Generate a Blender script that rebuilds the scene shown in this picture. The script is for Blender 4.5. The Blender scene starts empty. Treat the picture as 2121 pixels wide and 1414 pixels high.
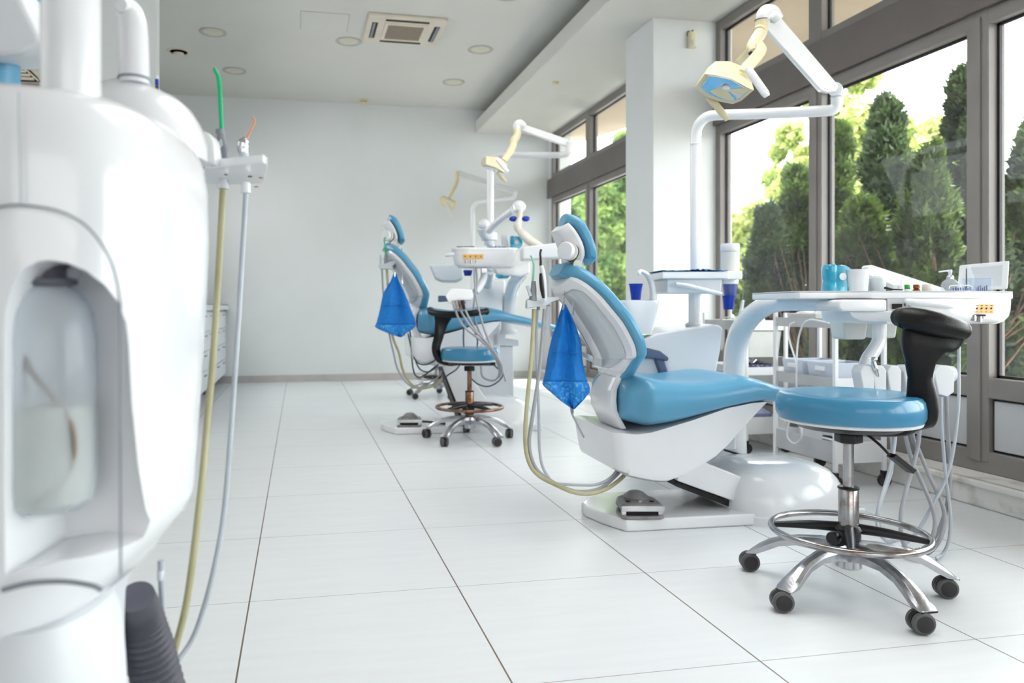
import bpy, math, random
import numpy as np
from mathutils import Vector, Matrix

# ------------------------------------------------------------------ camera, sky, light, exposure
F_PX, CX, CY, TH, CAMH = 1557.6, 928.1, 636.6, 0.19529, 0.8304
sc = bpy.context.scene
cam_data = bpy.data.cameras.new('camera')
cam = bpy.data.objects.new('camera', cam_data)
sc.collection.objects.link(cam)
cam.location = (0, 0, CAMH)
cam.rotation_euler = (math.pi / 2, 0, -TH)
cam_data.sensor_width = 36.0
cam_data.lens = F_PX * 36.0 / 2121.0
cam_data.shift_x = (1060.5 - CX) / 2121.0
cam_data.shift_y = -(707.0 - CY) / 2121.0
cam_data.clip_start = 0.02
cam_data.clip_end = 200
cam_data.dof.use_dof = True
cam_data.dof.focus_distance = 2.1
cam_data.dof.aperture_fstop = 3.6
sc.camera = cam
sc.view_settings.view_transform = 'Standard'
sc.view_settings.look = 'None'
sc.view_settings.gamma = 1.0
sc.view_settings.use_curve_mapping = False
sc.view_settings.exposure = 0.0

world = bpy.data.worlds.new('overcast_sky')
sc.world = world
world.use_nodes = True
wn = world.node_tree
bgn = wn.nodes['Background']
bgn.inputs['Color'].default_value = (0.97, 0.985, 1.0, 1)
bgn.inputs['Strength'].default_value = 8.2

def lamp(name, kind, loc, rot, energy, color=(1, 1, 1), size=None, angle=None):
    l = bpy.data.lights.new(name, kind)
    l.energy = energy; l.color = color
    if size:
        l.shape = 'RECTANGLE'; l.size, l.size_y = size; l.spread = math.radians(140)
    if angle: l.angle = angle
    o = bpy.data.objects.new(name, l)
    o.location = loc; o.rotation_euler = rot
    sc.collection.objects.link(o)
    return o
# hazy high sun over the garden; the eave keeps it out of the room
lamp('hazy_sun', 'SUN', (0, 0, 8), (0, math.radians(27), math.radians(8)), 9.0, (1.0, 0.94, 0.85), angle=0.08)
# broad fill added before the closed wall behind the camera
lamp('front_fill', 'AREA', (0.0, -5.9, 1.7), (math.radians(84), 0, 0), 80, (1.0, 0.985, 0.975), size=(5.6, 2.8))
# unseen fill added under the ceiling to brighten floor and upper faces
lamp('overhead_fill', 'AREA', (1.15, 2.5, 3.1), (0, 0, 0), 44, (1.0, 0.985, 0.97), size=(1.6, 3.2))
# weak fill added along the closed left wall, out of view
lamp('left_fill', 'AREA', (-3.34, 1.6, 1.8), (0, math.radians(-75), 0), 11, (1.0, 0.985, 0.97), size=(1.9, 3.2))
# fill added to brighten the back wall, hidden behind the left-hand partition
lamp('back_left_fill', 'AREA', (-1.47, 6.7, 2.0), (0, math.radians(-62), 0), 46, (1.0, 0.985, 0.975), size=(1.5, 2.8))

# ------------------------------------------------------------------ materials
MATS = {}
def mat(name, col, rough=0.4, metal=0.0, coat=0.0, trans=0.0, alpha=1.0, ior=1.45, spec=0.5,
        noise=None, bump=None, emit=None, sss=0.0):
    if name in MATS: return MATS[name]
    m = bpy.data.materials.new(name); m.use_nodes = True
    nt = m.node_tree; b = nt.nodes['Principled BSDF']
    b.inputs['Base Color'].default_value = (*col, 1)
    b.inputs['Roughness'].default_value = rough
    b.inputs['Metallic'].default_value = metal
    b.inputs['Coat Weight'].default_value = coat
    b.inputs['Coat Roughness'].default_value = 0.08
    b.inputs['Transmission Weight'].default_value = trans
    b.inputs['Alpha'].default_value = alpha
    b.inputs['IOR'].default_value = ior
    b.inputs['Specular IOR Level'].default_value = spec
    tc = nt.nodes.new('ShaderNodeTexCoord')
    if noise:      # (scale, second colour, low, high)
        n = nt.nodes.new('ShaderNodeTexNoise'); n.inputs['Scale'].default_value = noise[0]
        n.inputs['Detail'].default_value = 5
        nt.links.new(tc.outputs['Object'], n.inputs['Vector'])
        r = nt.nodes.new('ShaderNodeMapRange')
        r.inputs['From Min'].default_value = noise[2]; r.inputs['From Max'].default_value = noise[3]
        nt.links.new(n.outputs['Fac'], r.inputs['Value'])
        mx = nt.nodes.new('ShaderNodeMix'); mx.data_type = 'RGBA'
        mx.inputs[6].default_value = (*col, 1); mx.inputs[7].default_value = (*noise[1], 1)
        nt.links.new(r.outputs['Result'], mx.inputs[0])
        nt.links.new(mx.outputs[2], b.inputs['Base Color'])
    if bump:       # (scale, strength)
        n2 = nt.nodes.new('ShaderNodeTexNoise'); n2.inputs['Scale'].default_value = bump[0]
        n2.inputs['Detail'].default_value = 4
        nt.links.new(tc.outputs['Object'], n2.inputs['Vector'])
        bp = nt.nodes.new('ShaderNodeBump'); bp.inputs['Strength'].default_value = bump[1]
        bp.inputs['Distance'].default_value = 0.002
        nt.links.new(n2.outputs['Fac'], bp.inputs['Height'])
        nt.links.new(bp.outputs['Normal'], b.inputs['Normal'])
    MATS[name] = m
    return m

def lin(r, g, b):
    f = lambda c: (c / 255 / 12.92) if c / 255 <= 0.04045 else ((c / 255 + 0.055) / 1.055) ** 2.4
    return (f(r), f(g), f(b))

WALL = mat('wall_paint', lin(222, 225, 226), 0.6, noise=(1.5, lin(216, 220, 219), .35, .7), bump=(160, .08))
CEIL = mat('ceiling_paint', lin(214, 213, 208), 0.8, noise=(1.2, lin(209, 208, 203), .35, .7))
WHITE = mat('white_gloss_plastic', lin(231, 232, 235), 0.22, coat=0.6, noise=(6, lin(227, 229, 232), .4, .7))
WHITE2 = mat('white_satin_plastic', lin(220, 223, 227), 0.38, noise=(8, lin(213, 217, 221), .4, .7))
GREYP = mat('light_grey_plastic', lin(190, 197, 202), 0.4, noise=(8, lin(183, 190, 196), .4, .7))
PANELG = mat('pale_grey_shell_insert', lin(198, 205, 210), 0.3, coat=0.3, noise=(5, lin(192, 199, 205), .4, .7))
CREAM = mat('yellowed_cream_plastic', lin(222, 213, 180), 0.35, noise=(9, lin(212, 202, 166), .4, .7))
CREAM2 = mat('pale_cream_plastic', lin(216, 215, 204), 0.4, noise=(9, lin(208, 206, 194), .4, .7))
BLUE = mat('blue_upholstery', lin(92, 158, 192), 0.33, coat=0.15, noise=(3, lin(84, 150, 184), .4, .7), bump=(260, .10))
BLUE2 = mat('stool_blue_upholstery', lin(58, 132, 170), 0.3, coat=0.25, noise=(3, lin(52, 124, 162), .4, .7), bump=(260, .10))
SLATE = mat('slate_armrest_rubber', lin(84, 98, 128), 0.45, noise=(12, lin(78, 91, 120), .4, .7))
BLACK = mat('black_polyurethane', lin(12, 11, 13), 0.4, spec=.35, noise=(30, lin(16, 15, 17), .4, .7), bump=(220, .35))
BLACK2 = mat('black_plastic', lin(22, 22, 24), 0.35, noise=(20, lin(28, 28, 30), .4, .7))
CHROME = mat('worn_chrome', lin(176, 176, 178), 0.22, 1.0, noise=(18, lin(128, 106, 92), .52, .72))
CHROME2 = mat('bright_chrome', lin(205, 206, 208), 0.15, 1.0, noise=(18, lin(188, 188, 190), .5, .7))
RUSTY = mat('rust_spotted_chrome', lin(150, 120, 100), 0.32, 1.0, noise=(25, lin(112, 78, 60), .42, .6))
ALU = mat('cast_aluminium', lin(186, 187, 192), 0.3, 1.0, noise=(14, lin(140, 140, 146), .45, .7), bump=(90, .3))
RUBBER = mat('dark_rubber_wheel', lin(38, 36, 38), 0.5, noise=(20, lin(46, 44, 46), .4, .7))
RUBBER2 = mat('grey_tyre_rubber', lin(92, 92, 92), 0.5, noise=(20, lin(82, 82, 82), .4, .7))
FRAME = mat('taupe_window_frame', lin(130, 125, 122), 0.42, noise=(4, lin(123, 118, 115), .4, .7))
FRAMED = mat('dark_taupe_spandrel', lin(106, 99, 97), 0.45, noise=(4, lin(100, 93, 91), .4, .7))
FRAMEP = mat('grey_lower_panel', lin(184, 185, 187), 0.4, noise=(2, lin(176, 177, 179), .35, .65))
GASKET = mat('black_gasket', lin(26, 24, 26), 0.5, noise=(20, lin(32, 30, 32), .4, .7))
KERB = mat('worn_kerb_stone', lin(222, 220, 216), 0.5, noise=(9, lin(186, 180, 174), .52, .7))
SKIRT = mat('beige_skirting_tile', lin(186, 182, 178), 0.45, noise=(6, lin(176, 172, 168), .4, .7))
TEAL = mat('teal_translucent_plastic', lin(30, 176, 214), 0.12, trans=0.35, coat=0.5, noise=(14, lin(70, 205, 232), .45, .65))
DBLUE = mat('royal_blue_plastic', lin(10, 52, 170), 0.25, noise=(9, lin(8, 44, 150), .4, .7))
LBLUE = mat('blue_translucent_cup', lin(96, 110, 178), 0.2, trans=0.25, noise=(9, lin(84, 98, 166), .4, .7))
BIBM = mat('blue_paper_bib', lin(4, 116, 202), 0.6, noise=(60, lin(14, 126, 208), .45, .66), bump=(140, .5))
BIBP = mat('blue_bib_printed_band', lin(16, 126, 210), 0.6, noise=(95, lin(84, 168, 228), .5, .62), bump=(140, .5))
PAPER = mat('blue_tray_paper', lin(46, 124, 190), 0.6, noise=(50, lin(70, 146, 206), .45, .6))
HOSEG = mat('light_grey_hose', lin(158, 160, 165), 0.4, noise=(14, lin(148, 150, 155), .4, .7))
HOSEW = mat('pale_blue_grey_hose', lin(180, 187, 195), 0.35, noise=(14, lin(170, 177, 185), .4, .7))
HOSEO = mat('olive_yellowed_hose', lin(180, 176, 140), 0.4, noise=(14, lin(164, 158, 120), .4, .7))
HOSED = mat('dark_blue_hose', lin(52, 78, 94), 0.4, noise=(14, lin(46, 70, 86), .4, .7))
CORR = mat('grey_corrugated_rubber', lin(92, 92, 102), 0.5, noise=(18, lin(82, 82, 92), .4, .7))
PEDAL = mat('grey_pedal_casting', lin(140, 138, 138), 0.4, 0.3, noise=(20, lin(120, 118, 118), .4, .7), bump=(150, .3))
BRASS = mat('brass_coloured_label', lin(224, 176, 96), 0.4, noise=(20, lin(214, 166, 86), .4, .7))
INK = mat('dark_printed_ink', lin(70, 46, 30), 0.6, noise=(20, lin(60, 38, 24), .4, .7))
INKB = mat('blue_black_printed_ink', lin(52, 58, 80), 0.6, noise=(20, lin(44, 50, 72), .4, .7))
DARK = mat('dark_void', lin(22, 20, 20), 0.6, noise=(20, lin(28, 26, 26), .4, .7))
AMBER = mat('amber_glass', lin(150, 70, 14), 0.08, trans=0.5, noise=(9, lin(120, 52, 10), .4, .7))
GREENC = mat('green_plastic_cap', lin(24, 150, 50), 0.25, noise=(9, lin(20, 130, 42), .4, .7))
GREENT = mat('green_suction_tip', lin(0, 178, 118), 0.3, noise=(9, lin(0, 166, 108), .4, .7))
MINT = mat('pale_mint_suction_tip', lin(130, 206, 180), 0.3, noise=(9, lin(120, 196, 170), .4, .7))
ORANGE = mat('orange_syringe_tip', lin(232, 146, 112), 0.35, noise=(9, lin(222, 134, 100), .4, .7))
HANDG = mat('grey_handpiece_plastic', lin(134, 140, 148), 0.35, noise=(9, lin(124, 130, 138), .4, .7))
SCREEN = mat('grey_display_glass', lin(188, 196, 204), 0.2, coat=0.4, noise=(5, lin(182, 190, 198), .4, .7))
COTTON = mat('cotton_wool', lin(240, 240, 242), 0.9, noise=(60, lin(222, 224, 228), .4, .6), bump=(300, .8))
CARTM = mat('white_powder_coated_metal', lin(226, 228, 230), 0.4, noise=(8, lin(218, 220, 222), .4, .7))
CARTS = mat('grey_tray_metal', lin(178, 180, 182), 0.45, noise=(8, lin(168, 170, 172), .4, .7))
BASKET = mat('pale_grey_basket_plastic', lin(196, 204, 216), 0.4, noise=(8, lin(186, 194, 206), .4, .7))
FROST = mat('frosted_bin_plastic', lin(222, 224, 220), 0.45, trans=0.15, noise=(8, lin(212, 214, 210), .4, .7))
NAVY = mat('dark_navy_instruments', lin(52, 58, 92), 0.4, noise=(40, lin(140, 146, 168), .52, .6))
WORKTOP = mat('grey_worktop', lin(110, 108, 110), 0.4, noise=(9, lin(100, 98, 100), .4, .7))
CABW = mat('white_cabinet_front', lin(214, 220, 226), 0.4, noise=(5, lin(208, 214, 220), .4, .7))
SEAM = mat('grey_seam', lin(138, 144, 152), 0.5, noise=(9, lin(130, 136, 144), .4, .7))
LOUVRE = mat('dark_brown_louvre', lin(48, 38, 34), 0.5, noise=(9, lin(56, 46, 42), .4, .7))
REFLECTOR = mat('lamp_mirror_reflector', lin(206, 210, 214), 0.08, 1.0, noise=(5, lin(180, 190, 205), .4, .6))
LAMPDISC = mat('matt_downlight_diffuser', lin(214, 210, 192), 0.5, noise=(9, lin(206, 202, 184), .4, .7))
ACW = mat('aged_cream_casing', lin(222, 212, 196), 0.45, noise=(7, lin(212, 202, 186), .4, .7))
ACG = mat('brown_intake_grille', lin(150, 134, 118), 0.6, noise=(160, lin(120, 106, 92), .45, .55))

def glass_mat():
    m = bpy.data.materials.new('window_glass'); m.use_nodes = True
    nt = m.node_tree; nt.nodes.remove(nt.nodes['Principled BSDF'])
    out = nt.nodes['Material Output']
    t = nt.nodes.new('ShaderNodeBsdfTransparent'); t.inputs['Color'].default_value = (.95, .975, .97, 1)
    g = nt.nodes.new('ShaderNodeBsdfGlossy'); g.inputs['Roughness'].default_value = 0.02
    g.inputs['Color'].default_value = (.9, .95, 1, 1)
    lw = nt.nodes.new('ShaderNodeLayerWeight'); pw = nt.nodes.new('ShaderNodeMath'); pw.operation = 'POWER'; pw.inputs[1].default_value = 5
    nt.links.new(lw.outputs['Facing'], pw.inputs[0])
    fr = nt.nodes.new('ShaderNodeMath'); fr.operation = 'MULTIPLY_ADD'; fr.inputs[1].default_value = .35; fr.inputs[2].default_value = .010
    nt.links.new(pw.outputs[0], fr.inputs[0])
    mx = nt.nodes.new('ShaderNodeMixShader')
    nt.links.new(fr.outputs[0], mx.inputs[0]); nt.links.new(t.outputs[0], mx.inputs[1])
    nt.links.new(g.outputs[0], mx.inputs[2])
    tl = nt.nodes.new('ShaderNodeBsdfTranslucent'); tl.inputs['Color'].default_value = (.9, .93, .95, 1)      # washed-out sky haze put into the glass as a thin dusty veil
    no = nt.nodes.new('ShaderNodeTexNoise'); no.inputs['Scale'].default_value = 1.6; no.inputs['Detail'].default_value = 4
    tc = nt.nodes.new('ShaderNodeTexCoord'); nt.links.new(tc.outputs['Object'], no.inputs['Vector'])
    mr = nt.nodes.new('ShaderNodeMapRange'); mr.inputs['From Min'].default_value = .4; mr.inputs['From Max'].default_value = .7
    mr.inputs['To Min'].default_value = .003; mr.inputs['To Max'].default_value = .009; nt.links.new(no.outputs['Fac'], mr.inputs['Value'])
    m2 = nt.nodes.new('ShaderNodeMixShader'); nt.links.new(mr.outputs[0], m2.inputs[0])
    nt.links.new(mx.outputs[0], m2.inputs[1]); nt.links.new(tl.outputs[0], m2.inputs[2]); nt.links.new(m2.outputs[0], out.inputs[0])
    return m
GLASS = glass_mat()
def thin_mat(name, col, rough=.05, f=0.5):
    m = bpy.data.materials.new(name); m.use_nodes = True
    nt = m.node_tree; nt.nodes.remove(nt.nodes['Principled BSDF'])
    out = nt.nodes['Material Output']
    t = nt.nodes.new('ShaderNodeBsdfTransparent'); t.inputs['Color'].default_value = (*col, 1)
    g = nt.nodes.new('ShaderNodeBsdfPrincipled'); g.inputs['Base Color'].default_value = (*col, 1)
    g.inputs['Roughness'].default_value = rough
    mx = nt.nodes.new('ShaderNodeMixShader'); mx.inputs[0].default_value = f
    nt.links.new(t.outputs[0], mx.inputs[1]); nt.links.new(g.outputs[0], mx.inputs[2])
    nt.links.new(mx.outputs[0], out.inputs[0])
    return m
CLEARB = thin_mat('clear_bottle_plastic', lin(236, 240, 245), .06, .3)
WATER = thin_mat('cloudy_bottle_liquid', lin(242, 243, 232), .2, .45)
WIREC = thin_mat('clear_acrylic', lin(232, 238, 246), .05, .13)

def floor_mat():
    m = bpy.data.materials.new('white_floor_tile'); m.use_nodes = True
    nt = m.node_tree; b = nt.nodes['Principled BSDF']; L = nt.links
    tc = nt.nodes.new('ShaderNodeTexCoord'); sp = nt.nodes.new('ShaderNodeSeparateXYZ')
    L.new(tc.outputs['Object'], sp.inputs[0])
    def M(op, a, c):
        n = nt.nodes.new('ShaderNodeMath'); n.operation = op
        for i, v in enumerate((a, c)):
            if v is None: continue
            if isinstance(v, (int, float)): n.inputs[i].default_value = v
            else: L.new(v, n.inputs[i])
        return n.outputs[0]
    def line(axis, off, w):
        v = M('SUBTRACT', sp.outputs[axis], off)
        v = M('DIVIDE', v, 0.6)
        v = M('FRACT', v, None)
        v = M('SUBTRACT', v, 0.5); v = M('ABSOLUTE', v, None)
        return M('GREATER_THAN', v, 0.5 - w / 2 / 0.6)
    lx = line('X', -0.1382, 0.0042)
    ly = line('Y', 1.5912, 0.0026)
    n = nt.nodes.new('ShaderNodeTexNoise'); n.inputs['Scale'].default_value = 3; n.inputs['Detail'].default_value = 6
    mp = nt.nodes.new('ShaderNodeMapping'); mp.inputs['Scale'].default_value = (1, 9, 1)
    L.new(tc.outputs['Object'], mp.inputs[0]); L.new(mp.outputs[0], n.inputs['Vector'])
    base = nt.nodes.new('ShaderNodeMix'); base.data_type = 'RGBA'
    base.inputs[6].default_value = (*lin(224, 227, 230), 1); base.inputs[7].default_value = (*lin(214, 218, 221), 1)
    L.new(n.outputs['Fac'], base.inputs[0])
    m1 = nt.nodes.new('ShaderNodeMix'); m1.data_type = 'RGBA'; m1.inputs[7].default_value = (*lin(150, 142, 136), 1)
    L.new(ly, m1.inputs[0]); L.new(base.outputs[2], m1.inputs[6])
    m2 = nt.nodes.new('ShaderNodeMix'); m2.data_type = 'RGBA'; m2.inputs[7].default_value = (*lin(112, 100, 90), 1)
    L.new(lx, m2.inputs[0]); L.new(m1.outputs[2], m2.inputs[6])
    L.new(m2.outputs[2], b.inputs['Base Color'])
    r = nt.nodes.new('ShaderNodeMapRange'); r.inputs['To Min'].default_value = 0.27; r.inputs['To Max'].default_value = 0.36
    L.new(n.outputs['Fac'], r.inputs['Value']); L.new(r.outputs[0], b.inputs['Roughness'])
    b.inputs['Specular IOR Level'].default_value = 0.35
    return m
FLOORM = floor_mat()

# ------------------------------------------------------------------ mesh helpers
cT, sT = math.cos(TH), math.sin(TH)
OFF = [0.0, 0.0, 0.0]          # shift for building a second specimen of the same thing elsewhere
def q(px, py, D):
    """a point D metres in front of the lens, in axes turned with the dental units (right, away, up)"""
    return ((px - CX) * D / F_PX, D, CAMH - (py - CY) * D / F_PX)
def c2w(p): return (p[0] * cT + p[1] * sT, -p[0] * sT + p[1] * cT, p[2])

def catmull(pts, n=6):
    P = [np.array(p, float) for p in pts]
    if len(P) < 3: return [tuple(p) for p in P]
    P = [2 * P[0] - P[1]] + P + [2 * P[-1] - P[-2]]
    out = []
    for i in range(1, len(P) - 2):
        for k in range(n):
            t = k / n
            a, b, c, d = P[i - 1], P[i], P[i + 1], P[i + 2]
            out.append(tuple(0.5 * ((2 * b) + (-a + c) * t + (2 * a - 5 * b + 4 * c - d) * t * t + (-a + 3 * b - 3 * c + d) * t ** 3)))
    out.append(tuple(P[-2]))
    return out

class MB:
    def __init__(s): s.v = []; s.f = []
    def add(s, v, f):
        o = len(s.v); s.v += [tuple(map(float, p)) for p in v]; s.f += [tuple(i + o for i in a) for a in f]
        return s
    def box(s, a, b):
        (x0, y0, z0), (x1, y1, z1) = [min(i, j) for i, j in zip(a, b)], [max(i, j) for i, j in zip(a, b)]
        v = [(x, y, z) for z in (z0, z1) for y in (y0, y1) for x in (x0, x1)]
        return s.add(v, [(0, 2, 3, 1), (4, 5, 7, 6), (0, 1, 5, 4), (2, 6, 7, 3), (0, 4, 6, 2), (1, 3, 7, 5)])
    def cbox(s, c, size): return s.box([c[i] - size[i] / 2 for i in range(3)], [c[i] + size[i] / 2 for i in range(3)])
    def hexa(s, p):  # 8 corners: 4 bottom/front ring, 4 other ring
        return s.add(p, [(3, 2, 1, 0), (4, 5, 6, 7), (0, 1, 5, 4), (1, 2, 6, 5), (2, 3, 7, 6), (3, 0, 4, 7)])
    def rings(s, R, caps=(True, True), closed=True):
        n = len(R[0]); v = [p for r in R for p in r]; f = []
        for i in range(len(R) - 1):
            for k in range(n if closed else n - 1):
                k2 = (k + 1) % n
                f.append((i * n + k, i * n + k2, (i + 1) * n + k2, (i + 1) * n + k))
        if caps[0]: f.append(tuple(range(n - 1, -1, -1)))
        if caps[1]: f.append(tuple((len(R) - 1) * n + k for k in range(n)))
        return s.add(v, f)
    def prism(s, poly, d0, d1, axis=1):
        """poly: list of 2-D points in the plane normal to axis (0: yz, 1: xz, 2: xy)"""
        def P(a, d): return {0: (d, a[0], a[1]), 1: (a[0], d, a[1]), 2: (a[0], a[1], d)}[axis]
        return s.rings([[P(a, d0) for a in poly], [P(a, d1) for a in poly]])
    def sil(s, pts, D0, D1):
        """outline read off at depth D0, extruded to D1"""
        return s.prism([(q(x, y, D0)[0], q(x, y, D0)[2]) for x, y in pts], D0, D1)
    def cyl(s, p0, p1, r0, r1=None, n=20, caps=(True, True)):
        return s.tube([p0, p1], [r0, r0 if r1 is None else r1], n, smooth=0, caps=caps)
    def tube(s, pts, r, n=12, smooth=6, caps=(True, True), flat=1.0, up=None):
        if smooth and len(pts) > 2:
            rr = r if not isinstance(r, (int, float)) else [r] * len(pts)
            P = catmull(pts, smooth)
            R = list(np.interp(np.linspace(0, len(pts) - 1, len(P)), range(len(pts)), rr))
        else:
            P = list(pts); R = r if not isinstance(r, (int, float)) else [r] * len(P)
        P = [np.array(p, float) for p in P]
        T = []
        for i in range(len(P)):
            t = P[min(i + 1, len(P) - 1)] - P[max(i - 1, 0)]; T.append(t / (np.linalg.norm(t) + 1e-12))
        a = np.array(up if up is not None else ((0, 0, 1) if abs(T[0][2]) < .9 else (1, 0, 0)), float)
        nn = np.cross(T[0], a); nn /= np.linalg.norm(nn)
        rings = []
        for i in range(len(P)):
            nn = nn - T[i] * nn.dot(T[i]); nn /= np.linalg.norm(nn) + 1e-12
            bb = np.cross(T[i], nn)
            rings.append([tuple(P[i] + R[i] * (math.cos(2 * math.pi * k / n) * nn + flat * math.sin(2 * math.pi * k / n) * bb)) for k in range(n)])
        return s.rings(rings, caps)
    def lathe(s, c, prof, n=28, axis=(0, 0, 1), caps=(True, True)):
        ax = np.array(axis, float); ax /= np.linalg.norm(ax)
        h = np.array((1, 0, 0) if abs(ax[0]) < .9 else (0, 1, 0), float)
        u = np.cross(ax, h); u /= np.linalg.norm(u); w = np.cross(ax, u)
        c = np.array(c, float)
        R = [[tuple(c + ax * z + r * (math.cos(2 * math.pi * k / n) * u + math.sin(2 * math.pi * k / n) * w)) for k in range(n)] for r, z in prof]
        return s.rings(R, caps)
    def ball(s, c, r, n=16, m=10):
        r = (r, r, r) if isinstance(r, (int, float)) else r
        R = [[(c[0] + r[0] * math.sin(math.pi * i / m) * math.cos(2 * math.pi * k / n), c[1] + r[1] * math.sin(math.pi * i / m) * math.sin(2 * math.pi * k / n),
               c[2] - r[2] * math.cos(math.pi * i / m)) for k in range(n)] for i in range(m + 1)]
        R[0] = [(c[0] + 1e-5 * math.cos(2 * math.pi * k / n), c[1] + 1e-5 * math.sin(2 * math.pi * k / n), c[2] - r[2]) for k in range(n)]
        R[-1] = [(c[0] + 1e-5 * math.cos(2 * math.pi * k / n), c[1] + 1e-5 * math.sin(2 * math.pi * k / n), c[2] + r[2]) for k in range(n)]
        return s.rings(R)
    def torus(s, c, R, r, n=64, m=10, axis='z'):
        v = []; f = []
        for i in range(n):
            a = 2 * math.pi * i / n
            for k in range(m):
                b = 2 * math.pi * k / m; d = R + r * math.cos(b); z = r * math.sin(b)
                p = (d * math.cos(a), d * math.sin(a), z)
                if axis == 'y': p = (p[0], p[2], p[1])
                if axis == 'x': p = (p[2], p[0], p[1])
                v.append((c[0] + p[0], c[1] + p[1], c[2] + p[2]))
        for i in range(n):
            for k in range(m):
                f.append((i * m + k, ((i + 1) % n) * m + k, ((i + 1) % n) * m + (k + 1) % m, i * m + (k + 1) % m))
        return s.add(v, f)
    def grid(s, rows):
        n = len(rows[0]); f = []
        for i in range(len(rows) - 1):
            for k in range(n - 1): f.append((i * n + k, i * n + k + 1, (i + 1) * n + k + 1, (i + 1) * n + k))
        return s.add([p for r in rows for p in r], f)
    def xf(s, M, start=0):
        for i in range(start, len(s.v)): s.v[i] = tuple(M @ Vector(s.v[i]))
        return s

def sup(cx, cy, a, b, z, n=32, e=4.0):
    """superellipse ring in plan"""
    r = []
    for k in range(n):
        t = 2 * math.pi * k / n; c, s_ = math.cos(t), math.sin(t)
        r.append((cx + a * math.copysign(abs(c) ** (2 / e), c), cy + b * math.copysign(abs(s_) ** (2 / e), s_), z))
    return r

COUNT = {'n': 0}
def build(name, mb, m, parent=None, bevel=0.0, seg=2, smooth=True, angle=38, sub=0, world=False, solid=0.0, base=None, kind=None, wn=True):
    """links the collected shapes as ONE mesh object; parts lose their thing's base"""
    me = bpy.data.meshes.new(name)
    V = [(v[0] + OFF[0], v[1] + OFF[1], v[2] + OFF[2]) for v in mb.v]
    if parent is not None:
        root = parent
        b = root['_b'] if '_b' in root else (0, 0, 0)
    else:
        if base is None:
            A = np.array(V); lo, hi = A.min(0), A.max(0)
            b = ((lo[0] + hi[0]) / 2, (lo[1] + hi[1]) / 2, lo[2])
        else: b = tuple(base[i] + OFF[i] for i in range(3))
    V = [(v[0] - b[0], v[1] - b[1], v[2] - b[2]) for v in V]
    me.from_pydata(V, [], mb.f); me.update()
    import bmesh
    bm = bmesh.new(); bm.from_mesh(me); bmesh.ops.recalc_face_normals(bm, faces=bm.faces); bm.to_mesh(me); bm.free()
    me.materials.append(m)
    if smooth:
        me.shade_smooth()
        if not bevel and not sub: me.set_sharp_from_angle(angle=math.radians(angle))
    o = bpy.data.objects.new(name, me)
    sc.collection.objects.link(o)
    if sub:
        s_ = o.modifiers.new('subdiv', 'SUBSURF'); s_.levels = sub; s_.render_levels = sub
    if solid:
        s_ = o.modifiers.new('thickness', 'SOLIDIFY'); s_.thickness = solid; s_.offset = 0
    if bevel:
        bv = o.modifiers.new('bevel', 'BEVEL'); bv.width = bevel; bv.segments = seg; bv.limit_method = 'ANGLE'
        bv.angle_limit = math.radians(32); bv.harden_normals = False
        if wn: wn_ = o.modifiers.new('weighted', 'WEIGHTED_NORMAL'); wn_.keep_sharp = True
    o['_b'] = b
    if parent is not None:
        o.parent = parent
    else:
        o.location = b if world else c2w(b)
        if not world: o.rotation_euler = (0, 0, -TH)
    if kind: o['kind'] = kind
    return o
def thing(name, label, cat, base, group=None, world=False):
    o = bpy.data.objects.new(name, None); sc.collection.objects.link(o)
    o.empty_display_size = 0.05
    b = tuple(base[i] + OFF[i] for i in range(3))
    o['_b'] = b
    o.location = b if world else c2w(b)
    if not world: o.rotation_euler = (0, 0, -TH)
    return tag(o, label, cat, group)
def tag(o, label, cat, group=None):
    o['label'] = label; o['category'] = cat
    if group: o['group'] = group
    return o
# ------------------------------------------------------------------ the room
XW, YB, ZC, ZS, XS = 2.95, 8.58, 3.14, 2.87, 2.02     # window wall, back wall, ceiling, soffit underside, soffit edge
XL, YF = -3.4, -6.0
def struct(name, mb, m, parent=None, **k):
    if k.get('bevel'): k['smooth'] = False; k['wn'] = False
    return build(name, mb, m, parent, world=True, kind='structure' if parent is None else None, **k)
struct('floor', MB().box((XL - .2, YF - .2, -.12), (XW + .1, YB + .2, 0)), FLOORM, base=(0, 0, 0), smooth=False)
struct('ceiling', MB().box((XL - .2, YF - .2, ZC), (XW + .25, YB + .2, ZC + .2)), CEIL, smooth=False)
struct('ceiling_soffit', MB().box((XS, YF, ZS), (XW + .05, YB, ZS + .14)), CEIL, bevel=.004, seg=1)
struct('wall_back', MB().box((XL - .2, YB, 0), (XW + .25, YB + .2, ZC)), WALL, smooth=False)
struct('wall_left', MB().box((-1.62, 4.98, 0), (-1.5, YB, ZC)).box((XL - .15, 4.862, 0), (-0.86, 4.978, ZC)).box((XL - .15, YF, 0), (XL, 4.9, ZC)), WALL, smooth=False)
struct('wall_front', MB().box((XL - .15, YF - .15, 0), (XW + .2, YF, ZC)), WALL, smooth=False)
struct('wall_pillar', MB().box((2.44, 4.905, 0), (XW + .1, 5.36, ZS)), WALL, bevel=.003, seg=1)
struct('baseboard_back', MB().box((-1.5, YB - .012, 0), (2.9, YB, .078)), SKIRT, bevel=.002, seg=1)
k = struct('trim_1', MB().box((2.77, YF, 0), (XW + .1, 4.905, .112)).box((2.77, 5.36, 0), (XW + .1, YB, .112)), KERB, bevel=.008)
struct('nosing', MB().box((2.755, YF, .085), (2.79, 4.905, .112)).box((2.755, 5.36, .085), (2.79, YB, .112)), KERB, k, bevel=.006)

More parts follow.
